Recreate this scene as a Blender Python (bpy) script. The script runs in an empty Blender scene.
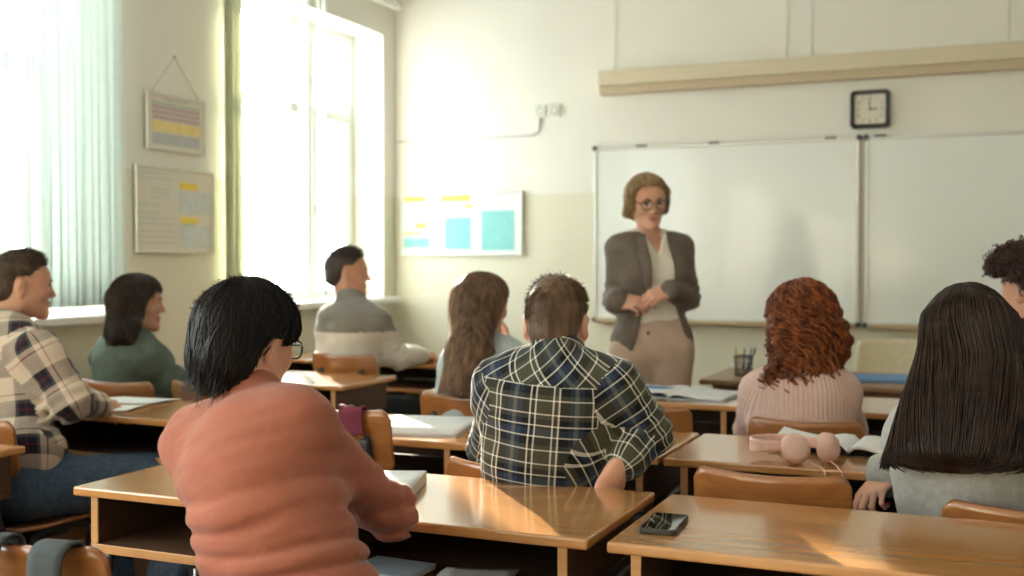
import bpy, bmesh, math, random, time
import numpy as np
from mathutils import Vector, Matrix
T0 = time.time()
random.seed(7)
RNG = np.random.default_rng(11)
C = bpy.context.scene.collection
PI = math.pi

# ------------------------------------------------------------------ camera
CAM = np.array([0.0, 0.0, 1.28])
YAW, PITCH, FPX = math.radians(23.1), math.radians(-1.344), 1108.0
FWD = np.array([-math.sin(YAW) * math.cos(PITCH), math.cos(YAW) * math.cos(PITCH), math.sin(PITCH)])
RGT = np.array([math.cos(YAW), math.sin(YAW), 0.0])
UPV = np.cross(RGT, FWD)

def at(px, py, Z):
    """the place in the room seen at (px, py), Z metres in front of the camera"""
    return CAM + Z * (FWD + RGT * (px - 512) / FPX - UPV * (py - 288) / FPX)

def view_heading(px):
    """heading (clockwise from +y) of the line of sight at column px"""
    return -YAW + math.atan((px - 512) / FPX)

# ------------------------------------------------------------------ objects
def tag(o, label=None, cat=None, group=None, kind=None):
    if label: o['label'] = label
    if cat: o['category'] = cat
    if group: o['group'] = group
    if kind: o['kind'] = kind
    return o

def thing(name, label, cat, loc=(0, 0, 0), rz=0.0, group=None):
    o = bpy.data.objects.new(name, None)
    C.objects.link(o)
    o.empty_display_size = 0.1
    o.location = loc
    o.rotation_euler = (0, 0, rz)
    return tag(o, label, cat, group)

def copy_tree(o, parent=None):
    c = o.copy()
    C.objects.link(c)
    if parent is not None:
        c.parent = parent
    for ch in list(o.children):
        copy_tree(ch, c)
    return c

class MB:
    """collects boxes, tubes, lathes and sheets; build() links them as one mesh object"""
    def __init__(s):
        s.v, s.f, s.m, s.sm = [], [], [], []
    def add(s, verts, faces, mi=0, smooth=False, M=None):
        b = len(s.v)
        for p in verts:
            p = Vector(p)
            if M is not None: p = M @ p
            s.v.append(tuple(p))
        for q in faces:
            s.f.append(tuple(b + i for i in q)); s.m.append(mi); s.sm.append(smooth)
        return s
    def box(s, c, d, bevel=0.0, mi=0, M=None, seg=2, rot=None):
        bm = bmesh.new()
        bmesh.ops.create_cube(bm, size=1.0)
        for v in bm.verts:
            v.co = Vector((v.co.x * d[0], v.co.y * d[1], v.co.z * d[2]))
        if bevel > 0:
            bmesh.ops.bevel(bm, geom=list(bm.edges), offset=bevel, segments=seg, profile=0.5, affect='EDGES')
        bm.verts.index_update()
        R = Matrix.Translation(c) @ (rot.to_4x4() if rot is not None else Matrix.Identity(4))
        if M is not None: R = M @ R
        s.add([v.co for v in bm.verts], [[v.index for v in f.verts] for f in bm.faces], mi, False, R)
        bm.free()
        return s
    def tube(s, pts, r, k=8, mi=0, M=None, closed=False, caps=True):
        pts = [Vector(p) for p in pts]
        n = len(pts)
        rs = r if isinstance(r, (list, tuple)) else [r] * n
        V, F = [], []
        ref = None
        for i, p in enumerate(pts):
            a = pts[(i - 1) % n] if (closed or i > 0) else pts[i]
            b = pts[(i + 1) % n] if (closed or i < n - 1) else pts[i]
            t = (b - a).normalized()
            if ref is None:
                ref = t.orthogonal().normalized()
            ref = (ref - t * ref.dot(t)).normalized()
            o = t.cross(ref)
            for j in range(k):
                an = 2 * PI * j / k
                V.append(p + (ref * math.cos(an) + o * math.sin(an)) * rs[i])
        for i in range(n if closed else n - 1):
            for j in range(k):
                a, b = i * k + j, i * k + (j + 1) % k
                i2 = (i + 1) % n
                F.append((a, b, i2 * k + (j + 1) % k, i2 * k + j))
        if caps and not closed:
            F.append(tuple(range(k))[::-1]); F.append(tuple((n - 1) * k + j for j in range(k)))
        return s.add(V, F, mi, True, M)
    def lathe(s, prof, k=24, mi=0, M=None):
        V, F = [], []
        for r, z in prof:
            for j in range(k):
                an = 2 * PI * j / k
                V.append((r * math.cos(an), r * math.sin(an), z))
        for i in range(len(prof) - 1):
            for j in range(k):
                F.append((i * k + j, i * k + (j + 1) % k, (i + 1) * k + (j + 1) % k, (i + 1) * k + j))
        return s.add(V, F, mi, True, M)
    def sheet(s, fn, nu, nv, thick=0.0, mi=0, M=None, smooth=True):
        """fn(u, v) -> point, u and v in 0..1; thick gives it a real thickness along its normal"""
        P = [[Vector(fn(i / nu, j / nv)) for j in range(nv + 1)] for i in range(nu + 1)]
        def nrm(i, j):
            a = P[min(i + 1, nu)][j] - P[max(i - 1, 0)][j]
            b = P[i][min(j + 1, nv)] - P[i][max(j - 1, 0)]
            n = a.cross(b)
            return n.normalized() if n.length > 1e-12 else Vector((0, 0, 1))
        V = [P[i][j] for i in range(nu + 1) for j in range(nv + 1)]
        idx = lambda i, j: i * (nv + 1) + j
        F = [(idx(i, j), idx(i + 1, j), idx(i + 1, j + 1), idx(i, j + 1)) for i in range(nu) for j in range(nv)]
        if thick > 0:
            o = len(V)
            V += [P[i][j] - nrm(i, j) * thick for i in range(nu + 1) for j in range(nv + 1)]
            F += [tuple(o + q for q in reversed(f)) for f in list(F)]
            rim = [(idx(i, 0), idx(i + 1, 0)) for i in range(nu)] + [(idx(nu, j), idx(nu, j + 1)) for j in range(nv)] \
                + [(idx(i + 1, nv), idx(i, nv)) for i in range(nu)] + [(idx(0, j + 1), idx(0, j)) for j in range(nv)]
            F += [(b, a, a + o, b + o) for a, b in rim]
        return s.add(V, F, mi, smooth, M)
    def poly(s, outline, t, mi=0, M=None):
        """an outline in xy extruded by t in z"""
        n = len(outline)
        V = [(x, y, 0) for x, y in outline] + [(x, y, t) for x, y in outline]
        F = [tuple(range(n))[::-1], tuple(range(n, 2 * n))] + [(i, (i + 1) % n, n + (i + 1) % n, n + i) for i in range(n)]
        return s.add(V, F, mi, False, M)
    def build(s, name, mats, parent=None, label=None, auto=None):
        me = bpy.data.meshes.new(name)
        me.from_pydata(s.v, [], s.f)
        for m in (mats if isinstance(mats, (list, tuple)) else [mats]):
            me.materials.append(m)
        me.polygons.foreach_set('material_index', s.m)
        me.polygons.foreach_set('use_smooth', s.sm)
        me.update()
        o = bpy.data.objects.new(name, me)
        C.objects.link(o)
        if parent is not None: o.parent = parent
        if label: o['label'] = label
        return o

def rounded(w, h, r, n=6):
    pts = []
    for cx, cy, a0 in ((w / 2 - r, h / 2 - r, 0), (-w / 2 + r, h / 2 - r, 90), (-w / 2 + r, -h / 2 + r, 180), (w / 2 - r, -h / 2 + r, 270)):
        for i in range(n + 1):
            a = math.radians(a0 + 90 * i / n)
            pts.append((cx + r * math.cos(a), cy + r * math.sin(a)))
    return pts

def np_mesh(name, V, Q, mats, mi=None, parent=None, uv=None, tri=None):
    """mesh object from numpy arrays: V (n,3), quads Q (m,4)"""
    me = bpy.data.meshes.new(name)
    nq = len(Q)
    me.vertices.add(len(V)); me.vertices.foreach_set('co', np.ascontiguousarray(V, np.float32).ravel())
    me.loops.add(nq * 4); me.loops.foreach_set('vertex_index', np.ascontiguousarray(Q, np.int32).ravel())
    me.polygons.add(nq)
    me.polygons.foreach_set('loop_start', np.arange(0, nq * 4, 4, dtype=np.int32))
    me.polygons.foreach_set('loop_total', np.full(nq, 4, np.int32))
    for m in (mats if isinstance(mats, (list, tuple)) else [mats]):
        me.materials.append(m)
    if mi is not None:
        me.polygons.foreach_set('material_index', np.ascontiguousarray(mi, np.int32))
    me.polygons.foreach_set('use_smooth', np.ones(nq, bool))
    if uv is not None:
        l = me.uv_layers.new(name='weave')
        l.data.foreach_set('uv', np.ascontiguousarray(uv, np.float32).ravel())
    me.update(calc_edges=True)
    me.validate()
    o = bpy.data.objects.new(name, me)
    C.objects.link(o)
    if parent is not None: o.parent = parent
    return o

# ------------------------------------------------------------------ materials
def nt(name):
    m = bpy.data.materials.new(name)
    m.use_nodes = True
    t = m.node_tree
    return m, t, t.nodes['Principled BSDF']

def N(t, typ, **kw):
    n = t.nodes.new(typ)
    for k, v in kw.items():
        if k.startswith('i_'):
            n.inputs[k[2:].replace('_', ' ')].default_value = v
        else:
            setattr(n, k, v)
    return n

def rgba(c): return (c[0], c[1], c[2], 1.0)

def ramp(t, fac, stops, interp='LINEAR'):
    n = t.nodes.new('ShaderNodeValToRGB')
    cr = n.color_ramp
    cr.interpolation = interp
    while len(cr.elements) < len(stops): cr.elements.new(0.5)
    for e, (p, c) in zip(cr.elements, stops):
        e.position = p; e.color = rgba(c)
    if fac is not None: t.links.new(fac, n.inputs[0])
    return n.outputs[0]

def plain(name, col, rough=0.5, metal=0.0, vary=0.06, scale=30.0, bump=0.0, bscale=200.0, spec=0.5, coat=0.0, sheen=0.0, trans=0.0, stretch=None):
    m, t, b = nt(name)
    tc = N(t, 'ShaderNodeTexCoord')
    src = tc.outputs['Object']
    if stretch:
        mp = N(t, 'ShaderNodeMapping'); mp.inputs['Scale'].default_value = stretch
        t.links.new(src, mp.inputs['Vector']); src = mp.outputs[0]
    no = N(t, 'ShaderNodeTexNoise'); no.inputs['Scale'].default_value = scale; no.inputs['Detail'].default_value = 4
    t.links.new(src, no.inputs['Vector'])
    lo = tuple(max(0, c * (1 - vary)) for c in col); hi = tuple(min(1, c * (1 + vary)) for c in col)
    t.links.new(ramp(t, no.outputs['Fac'], [(0.3, lo), (0.7, hi)]), b.inputs['Base Color'])
    b.inputs['Roughness'].default_value = rough
    b.inputs['Metallic'].default_value = metal
    b.inputs['Specular IOR Level'].default_value = spec
    b.inputs['Coat Weight'].default_value = coat
    b.inputs['Sheen Weight'].default_value = sheen
    b.inputs['Transmission Weight'].default_value = trans
    if bump:
        n2 = N(t, 'ShaderNodeTexNoise'); n2.inputs['Scale'].default_value = bscale; n2.inputs['Detail'].default_value = 3
        t.links.new(src, n2.inputs['Vector'])
        bp = N(t, 'ShaderNodeBump'); bp.inputs['Strength'].default_value = bump; bp.inputs['Distance'].default_value = 0.002
        t.links.new(n2.outputs['Fac'], bp.inputs['Height']); t.links.new(bp.outputs[0], b.inputs['Normal'])
    return m

def wood(name, dark, light, rough=0.3, axis=0, coat=0.3, fine=1.0, scale=1.0):
    m, t, b = nt(name)
    tc = N(t, 'ShaderNodeTexCoord')
    mp = N(t, 'ShaderNodeMapping')
    sc = [38.0 * fine] * 3; sc[axis] = 1.6 * fine
    mp.inputs['Scale'].default_value = [q * scale for q in sc]
    t.links.new(tc.outputs['Object'], mp.inputs['Vector'])
    oi = N(t, 'ShaderNodeObjectInfo')
    ad = N(t, 'ShaderNodeVectorMath', operation='ADD')
    t.links.new(mp.outputs[0], ad.inputs[0]); 
    ml = N(t, 'ShaderNodeMath', operation='MULTIPLY'); ml.inputs[1].default_value = 37.0
    t.links.new(oi.outputs['Random'], ml.inputs[0]); t.links.new(ml.outputs[0], ad.inputs[1])
    n1 = N(t, 'ShaderNodeTexNoise'); n1.inputs['Scale'].default_value = 1.0; n1.inputs['Detail'].default_value = 6; n1.inputs['Roughness'].default_value = 0.62; n1.inputs['Distortion'].default_value = 0.6
    t.links.new(ad.outputs[0], n1.inputs['Vector'])
    mp2 = N(t, 'ShaderNodeMapping'); s2 = [5.0] * 3; s2[axis] = 0.9
    mp2.inputs['Scale'].default_value = s2
    t.links.new(tc.outputs['Object'], mp2.inputs['Vector'])
    n2 = N(t, 'ShaderNodeTexNoise'); n2.inputs['Scale'].default_value = 1.0; n2.inputs['Detail'].default_value = 2
    t.links.new(mp2.outputs[0], n2.inputs['Vector'])
    mx = N(t, 'ShaderNodeMath', operation='MULTIPLY_ADD'); mx.inputs[1].default_value = 0.35
    t.links.new(n2.outputs['Fac'], mx.inputs[0])
    m3 = N(t, 'ShaderNodeMath', operation='MULTIPLY'); m3.inputs[1].default_value = 0.65
    t.links.new(n1.outputs['Fac'], m3.inputs[0]); t.links.new(m3.outputs[0], mx.inputs[2])
    t.links.new(ramp(t, mx.outputs[0], [(0.33, dark), (0.5, tuple((a + c) / 2 for a, c in zip(dark, light))), (0.64, light)]), b.inputs['Base Color'])
    b.inputs['Roughness'].default_value = rough
    b.inputs['Coat Weight'].default_value = coat
    b.inputs['Coat Roughness'].default_value = 0.14
    b.inputs['Coat IOR'].default_value = 1.6
    bp = N(t, 'ShaderNodeBump'); bp.inputs['Strength'].default_value = 0.06; bp.inputs['Distance'].default_value = 0.001
    t.links.new(n1.outputs['Fac'], bp.inputs['Height']); t.links.new(bp.outputs[0], b.inputs['Normal'])
    return m

def plaid(name, period, ustops, vstops, rough=0.85):
    """woven check: warp stripes along u and weft stripes along v, crossed as a twill"""
    m, t, b = nt(name)
    uv = N(t, 'ShaderNodeUVMap'); uv.uv_map = 'weave'
    sep = N(t, 'ShaderNodeSeparateXYZ'); t.links.new(uv.outputs[0], sep.inputs[0])
    def stripes(sock, stops, per):
        d = N(t, 'ShaderNodeMath', operation='DIVIDE'); d.inputs[1].default_value = per
        t.links.new(sock, d.inputs[0])
        f = N(t, 'ShaderNodeMath', operation='FRACT'); t.links.new(d.outputs[0], f.inputs[0])
        return ramp(t, f.outputs[0], stops, 'CONSTANT')
    cu = stripes(sep.outputs['X'], ustops, period[0]); cv = stripes(sep.outputs['Y'], vstops, period[1])
    tw = N(t, 'ShaderNodeMath', operation='ADD'); t.links.new(sep.outputs['X'], tw.inputs[0]); t.links.new(sep.outputs['Y'], tw.inputs[1])
    tm = N(t, 'ShaderNodeMath', operation='MULTIPLY'); tm.inputs[1].default_value = 2600.0; t.links.new(tw.outputs[0], tm.inputs[0])
    sn = N(t, 'ShaderNodeMath', operation='SINE'); t.links.new(tm.outputs[0], sn.inputs[0])
    mr = N(t, 'ShaderNodeMapRange'); mr.inputs[1].default_value = -1; mr.inputs[2].default_value = 1; mr.inputs[3].default_value = 0.44; mr.inputs[4].default_value = 0.56
    t.links.new(sn.outputs[0], mr.inputs[0])
    mx = N(t, 'ShaderNodeMix', data_type='RGBA'); t.links.new(mr.outputs[0], mx.inputs[0]); t.links.new(cu, mx.inputs[6]); t.links.new(cv, mx.inputs[7])
    t.links.new(mx.outputs[2], b.inputs['Base Color'])
    b.inputs['Roughness'].default_value = rough
    b.inputs['Specular IOR Level'].default_value = 0.2
    b.inputs['Sheen Weight'].default_value = 0.1
    return m

def knit(name, col, rough=0.9, freq=900.0, rib=0.35, vary=0.05):
    """fine knit with ribs running down the cloth"""
    m, t, b = nt(name)
    uv = N(t, 'ShaderNodeUVMap'); uv.uv_map = 'weave'
    sep = N(t, 'ShaderNodeSeparateXYZ'); t.links.new(uv.outputs[0], sep.inputs[0])
    a = N(t, 'ShaderNodeMath', operation='MULTIPLY'); a.inputs[1].default_value = freq; t.links.new(sep.outputs['X'], a.inputs[0])
    s = N(t, 'ShaderNodeMath', operation='SINE'); t.links.new(a.outputs[0], s.inputs[0])
    tc = N(t, 'ShaderNodeTexCoord')
    no = N(t, 'ShaderNodeTexNoise'); no.inputs['Scale'].default_value = 60; no.inputs['Detail'].default_value = 5
    t.links.new(tc.outputs['Object'], no.inputs['Vector'])
    t.links.new(ramp(t, no.outputs['Fac'], [(0.3, tuple(c * (1 - vary) for c in col)), (0.7, tuple(min(1, c * (1 + vary)) for c in col))]), b.inputs['Base Color'])
    ad = N(t, 'ShaderNodeMath', operation='MULTIPLY_ADD'); ad.inputs[1].default_value = rib; t.links.new(s.outputs[0], ad.inputs[0]); t.links.new(no.outputs['Fac'], ad.inputs[2])
    bp = N(t, 'ShaderNodeBump'); bp.inputs['Strength'].default_value = 0.35; bp.inputs['Distance'].default_value = 0.002
    t.links.new(ad.outputs[0], bp.inputs['Height']); t.links.new(bp.outputs[0], b.inputs['Normal'])
    b.inputs['Roughness'].default_value = rough
    b.inputs['Specular IOR Level'].default_value = 0.25
    b.inputs['Sheen Weight'].default_value = 0.15
    return m
# ------------------------------------------------------------------ soft bodies: blended volumes turned into one skin
BIG = 0.25

def unit(v):
    v = np.asarray(v, float); n = np.linalg.norm(v)
    return v / n if n > 1e-12 else v

def cone(a, b, ra, rb, k=0.03, n=None, fl=1.0):
    return dict(t='cone', a=np.asarray(a, float), b=np.asarray(b, float), ra=ra, rb=rb, k=k, n=None if n is None else unit(n), fl=fl)

def ell(c, r, R=None, k=0.03):
    return dict(t='ell', c=np.asarray(c, float), r=np.asarray(r, float), R=np.eye(3) if R is None else np.asarray(R, float), k=k)   # R columns = axes

def frus(a, b, ra, rb, k=0.03, n=None, fl=1.0):
    """tapering column with flat ends, flattened along n"""
    q = cone(a, b, ra, rb, k, n, 1.0); q['t'] = 'fr'; q['fl'] = fl if isinstance(fl, tuple) else (fl, fl)
    return q

def dist(p, q):
    if q['t'] == 'fr':
        a, ba = q['a'], q['b'] - q['a']
        L = math.sqrt(ba @ ba); w = p - a
        t = (w @ ba) / (L * L); tc = np.clip(t, 0, 1)
        w = w - t[..., None] * ba
        n = q['n'] - ba * ((q['n'] @ ba) / (L * L)); n = n / np.linalg.norm(n)
        fl = q['fl'][0] + (q['fl'][1] - q['fl'][0]) * tc
        w = w + ((w @ n) * (1 / fl - 1))[..., None] * n
        dl = (np.sqrt((w * w).sum(-1)) - (q['ra'] + (q['rb'] - q['ra']) * tc)) * (0.5 + 0.5 * fl)
        return smax(dl, (np.abs(t - 0.5) - 0.5) * L, 0.012)
    if q['t'] == 'cone':
        a, ba = q['a'], q['b'] - q['a']
        l2 = ba @ ba
        w = p - a
        t = np.clip((w @ ba) / max(l2, 1e-12), 0, 1)
        w = w - t[..., None] * ba
        if q['n'] is not None:
            w = w + (w @ q['n'])[..., None] * q['n'] * (1 / q['fl'] - 1)
        return np.sqrt((w * w).sum(-1)) - (q['ra'] + (q['rb'] - q['ra']) * t)
    w = (p - q['c']) @ q['R']
    r = q['r']
    k0 = np.sqrt(((w / r) ** 2).sum(-1))
    k1 = np.sqrt(((w / (r * r)) ** 2).sum(-1))
    return k0 * (k0 - 1) / np.maximum(k1, 1e-9)

def smin(a, b, k):
    h = np.maximum(k - np.abs(a - b), 0) / k
    return np.minimum(a, b) - h * h * k * 0.25

def smax(a, b, k): return -smin(-a, -b, k)

def pbox(q):
    if q['t'] != 'ell':
        r = max(q['ra'], q['rb'])
        return np.minimum(q['a'], q['b']) - r, np.maximum(q['a'], q['b']) + r
    e = np.abs(q['R']) @ q['r']
    return q['c'] - e, q['c'] + e

def evalp(p, prims):
    d = np.full(p.shape[:-1], BIG)
    for q in prims:
        d = smin(d, dist(p, q), q['k'])
    return d

def axis_coords(lo, hi, step, fine):
    """grid lines from lo to hi, step apart, with finer spacing inside the windows in fine = [(a, b, s)]"""
    out = [lo]; x = lo
    while x < hi:
        s = step
        for a, b, f in fine:
            if a <= x <= b: s = min(s, f)
            elif x < a < x + step: s = min(s, max(a - x, f))
        x += s; out.append(x)
    return np.array(out)

def skin_of(adds, subs=(), step=0.008, fine=(), cut=None, disp=None, infl=0.0, post=None):
    """surface of the blended volumes; fine = [(lo3, hi3, s)], cut(p) > 0 is removed, disp(p) pushes the skin out"""
    bl = [pbox(q) for q in adds]
    lo = np.min([b[0] for b in bl], 0) - 0.02 - infl; hi = np.max([b[1] for b in bl], 0) + 0.02 + infl
    ax = [axis_coords(lo[i], hi[i], step, [(f[0][i], f[1][i], f[2]) for f in fine]) for i in range(3)]
    shp = tuple(len(a) for a in ax)
    D = np.full(shp, BIG, np.float32)
    def sub(q, m):
        l, h = pbox(q)
        sl = []
        for i in range(3):
            a = max(np.searchsorted(ax[i], l[i] - m) - 1, 0); b = min(np.searchsorted(ax[i], h[i] + m) + 1, shp[i])
            if b <= a: return None
            sl.append(slice(a, b))
        g = np.stack(np.meshgrid(ax[0][sl[0]], ax[1][sl[1]], ax[2][sl[2]], indexing='ij'), -1)
        return tuple(sl), g
    for q in adds:
        r = sub(q, q['k'] + infl + 2.5 * step)
        if r is None: continue
        s, g = r
        D[s] = smin(D[s], dist(g, q) , q['k'])
    D -= infl
    for q in subs:
        r = sub(q, q['k'] + 2 * step)
        if r is None: continue
        s, g = r
        D[s] = smax(D[s], -dist(g, q), q['k'])
    if disp is not None or cut is not None:
        near = np.abs(D) < 0.045 if cut is None else D < 0.045
        ii = np.argwhere(near)
        p = np.stack([ax[0][ii[:, 0]], ax[1][ii[:, 1]], ax[2][ii[:, 2]]], -1)
        v = D[near]
        if disp is not None: v = v - disp(p)
        if cut is not None: v = np.maximum(v, cut(p))
        D[near] = v
    V, Q = surface(D, ax)
    return V, Q

def surface(D, ax):
    ins = D < 0
    nx, ny, nz = D.shape
    cnt = np.zeros((nx - 1, ny - 1, nz - 1), np.int8)
    for a in (0, 1):
        for b in (0, 1):
            for c in (0, 1):
                cnt += ins[a:nx - 1 + a, b:ny - 1 + b, c:nz - 1 + c]
    act = (cnt > 0) & (cnt < 8)
    ij = np.argwhere(act)
    ids = np.full(act.shape, -1, np.int32); ids[act] = np.arange(len(ij))
    i, j, k = ij.T
    acc = np.zeros((len(ij), 3)); num = np.zeros(len(ij))
    X = lambda q, w: ax[w][q]
    for d in range(3):
        o1, o2 = [w for w in range(3) if w != d]
        for a in (0, 1):
            for b in (0, 1):
                p0 = [i, j, k]; p0 = [q.copy() for q in p0]
                p0[o1] += a; p0[o2] += b
                p1 = [q.copy() for q in p0]; p1[d] += 1
                v0, v1 = D[tuple(p0)], D[tuple(p1)]
                cr = (v0 < 0) != (v1 < 0)
                t = np.where(cr, v0 / np.where(cr, v0 - v1, 1), 0)
                for w in range(3):
                    x0, x1 = X(p0[w], w), X(p1[w], w)
                    acc[:, w] += np.where(cr, x0 + (x1 - x0) * t, 0)
                num += cr
    V = acc / num[:, None]
    Q = []
    for d in range(3):
        o1, o2 = (d + 1) % 3, (d + 2) % 3
        s0 = [slice(None)] * 3; s1 = [slice(None)] * 3
        s0[d] = slice(0, -1); s1[d] = slice(1, None)
        for o in (o1, o2):
            s0[o] = slice(1, -1); s1[o] = slice(1, -1)
        A, B = ins[tuple(s0)], ins[tuple(s1)]
        e = np.argwhere(A != B)
        fl = A[A != B]
        e = e + np.array([0 if w == d else 1 for w in range(3)])
        q = []
        for (da, db) in ((0, 0), (1, 0), (1, 1), (0, 1)):
            c = e.copy(); c[:, o1] -= da; c[:, o2] -= db
            q.append(ids[c[:, 0], c[:, 1], c[:, 2]])
        q = np.stack(q, -1)
        q[~fl] = q[~fl][:, ::-1]
        Q.append(q)
    Q = np.concatenate(Q)
    Q = Q[(Q >= 0).all(1)]
    return V, relax(V, Q, 2) if False else Q

def relax(V, Q, n, lam=0.5):
    E = np.concatenate([Q[:, [0, 1]], Q[:, [1, 2]], Q[:, [2, 3]], Q[:, [3, 0]]])
    for it in range(n):
        s = np.zeros_like(V); c = np.zeros(len(V))
        for a, b in ((0, 1), (1, 0)):
            for w in range(3):
                s[:, w] += np.bincount(E[:, a], V[E[:, b], w], len(V))
            c += np.bincount(E[:, a], minlength=len(V))
        V = V + lam * (s / np.maximum(c, 1)[:, None] - V)
    return V

def waves(p, seed, scale, octv=3, stretch=(1, 1, 1)):
    """smooth pseudo-random field made of crossed sines, about -1..1"""
    r = np.random.default_rng(seed)
    out = np.zeros(p.shape[:-1]); amp = 1.0; tot = 0
    q = p * np.asarray(stretch)
    for o in range(octv):
        for _ in range(3):
            d = unit(r.normal(size=3)); ph = r.uniform(0, 6.28)
            out += amp * np.sin((q @ d) * scale + ph + 1.3 * np.sin((q @ unit(r.normal(size=3))) * scale * 0.7 + r.uniform(0, 6)))
            tot += amp
        scale *= 1.9; amp *= 0.55
    return out / tot * 1.8

def tubes(P, R, K=3):
    """P (n,m,3) strand centre lines, R (n,m) radii -> V, Q"""
    n, m, _ = P.shape
    Tn = np.gradient(P, axis=1)
    Tn /= np.linalg.norm(Tn, axis=-1, keepdims=True) + 1e-9
    ref = np.array([0.31, 0.87, 0.38])
    A = np.cross(Tn, ref); A /= np.linalg.norm(A, axis=-1, keepdims=True) + 1e-9
    B = np.cross(Tn, A)
    an = np.arange(K) * 2 * PI / K
    V = P[:, :, None, :] + R[:, :, None, None] * (A[:, :, None, :] * np.cos(an)[None, None, :, None] + B[:, :, None, :] * np.sin(an)[None, None, :, None])
    V = V.reshape(-1, 3)
    base = (np.arange(n) * m * K)[:, None, None]
    i = np.arange(m - 1)[None, :, None] * K; j = np.arange(K)[None, None, :]; j2 = (j + 1) % K
    Q = np.stack([base + i + j, base + i + j2, base + i + K + j2, base + i + K + j], -1).reshape(-1, 4)
    return V, Q
# ------------------------------------------------------------------ people
def skin_mat(name, col, warm=(0.75, 0.3, 0.2)):
    m, t, b = nt(name)
    tc = N(t, 'ShaderNodeTexCoord')
    no = N(t, 'ShaderNodeTexNoise'); no.inputs['Scale'].default_value = 14; no.inputs['Detail'].default_value = 4
    t.links.new(tc.outputs['Object'], no.inputs['Vector'])
    r = (col[0] * 1.03, col[1] * 0.86, col[2] * 0.8)
    t.links.new(ramp(t, no.outputs['Fac'], [(0.3, col), (0.72, r)]), b.inputs['Base Color'])
    b.inputs['Roughness'].default_value = 0.5
    b.inputs['Subsurface Weight'].default_value = 0.12
    b.inputs['Subsurface Radius'].default_value = (0.012, 0.005, 0.003)
    b.inputs['Subsurface Scale'].default_value = 0.6
    b.inputs['Specular IOR Level'].default_value = 0.35
    return m

def hair_mat(name, root, tip, rough=0.38, spec=0.4):
    m, t, b = nt(name)
    tc = N(t, 'ShaderNodeTexCoord')
    mp = N(t, 'ShaderNodeMapping'); mp.inputs['Scale'].default_value = (60, 60, 9)
    t.links.new(tc.outputs['Object'], mp.inputs['Vector'])
    no = N(t, 'ShaderNodeTexNoise'); no.inputs['Scale'].default_value = 1.0; no.inputs['Detail'].default_value = 3
    t.links.new(mp.outputs[0], no.inputs['Vector'])
    t.links.new(ramp(t, no.outputs['Fac'], [(0.3, root), (0.7, tip)]), b.inputs['Base Color'])
    b.inputs['Roughness'].default_value = rough
    b.inputs['Specular IOR Level'].default_value = spec
    return m

def head_frame(h, pitch=0.0, roll=0.0):
    r = np.array([math.cos(h), -math.sin(h), 0]); f = np.array([math.sin(h), math.cos(h), 0]); u = np.array([0, 0, 1.0])
    f, u = f * math.cos(pitch) - u * math.sin(pitch), u * math.cos(pitch) + f * math.sin(pitch)      # pitch > 0 looks down
    r, u = r * math.cos(roll) - u * math.sin(roll), u * math.cos(roll) + r * math.sin(roll)          # roll > 0 leans to the right
    return np.stack([r, f, u], 1)

def mv(q, c, R, s=1.0):
    """a volume given in a local frame, moved to the room"""
    q = dict(q)
    if q['t'] != 'ell':
        q['a'] = c + R @ (q['a'] * s); q['b'] = c + R @ (q['b'] * s); q['ra'] *= s; q['rb'] *= s
        if q['n'] is not None: q['n'] = R @ q['n']
    else:
        q['c'] = c + R @ (q['c'] * s); q['R'] = R @ q['R']; q['r'] = q['r'] * s
    q['k'] = q['k'] * s
    return q

def head_vols(fem=False):
    j = 0.84 if fem else 1.0
    A = [ell((0, -0.014, 0.030), (0.074, 0.094, 0.080)),
         ell((0, 0.030, -0.030), (0.060 * j, 0.062, 0.078), k=0.04),
         ell((0, 0.050, 0.030), (0.060, 0.042, 0.050), k=0.04),
         cone((0.047 * j, 0.005, -0.058), (0.012, 0.072, -0.098), 0.022, 0.017, 0.03),
         cone((-0.047 * j, 0.005, -0.058), (-0.012, 0.072, -0.098), 0.022, 0.017, 0.03),
         ell((0, 0.078, -0.100), (0.017, 0.014, 0.014), k=0.015),
         cone((-0.030, 0.082, 0.020), (0.030, 0.082, 0.020), 0.011, 0.011, 0.012),
         ell((0.042, 0.062, -0.026), (0.020, 0.022, 0.020), k=0.02), ell((-0.042, 0.062, -0.026), (0.020, 0.022, 0.020), k=0.02),
         cone((0, 0.090, 0.006), (0, 0.110, -0.031), 0.0070, 0.0090, 0.010),
         ell((0.010, 0.099, -0.035), (0.0065, 0.009, 0.006), k=0.006), ell((-0.010, 0.099, -0.035), (0.0065, 0.009, 0.006), k=0.006),
         ell((0, 0.086, -0.058), (0.024, 0.014, 0.006), k=0.006), ell((0, 0.085, -0.071), (0.021, 0.014, 0.007), k=0.006)]
    E = []
    for s in (1, -1):
        ea = unit((s * 0.35, -0.2, 0.0))
        Re = np.stack([unit((s * 0.92, 0.38 * -1, 0)), unit((s * 0.38, 0.92, -0.2)), np.array([0, 0, 1.0])], 1)
        q, _ = np.linalg.qr(Re)
        E.append(ell((s * 0.079, -0.012, -0.006), (0.0075, 0.0175, 0.031), q, k=0.008))
        E.append(ell((s * 0.077, -0.006, -0.030), (0.007, 0.010, 0.012), q, k=0.008))
    S = [ell((0.031, 0.101, 0.001), (0.016, 0.014, 0.010), k=0.010), ell((-0.031, 0.101, 0.001), (0.016, 0.014, 0.010), k=0.010),
         cone((-0.021, 0.104, -0.0645), (0.021, 0.104, -0.0645), 0.0045, 0.0045, 0.004),
         ell((0.089, -0.004, -0.006), (0.007, 0.009, 0.016), k=0.005), ell((-0.089, -0.004, -0.006), (0.007, 0.009, 0.016), k=0.005)]
    return A + E, S

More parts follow.
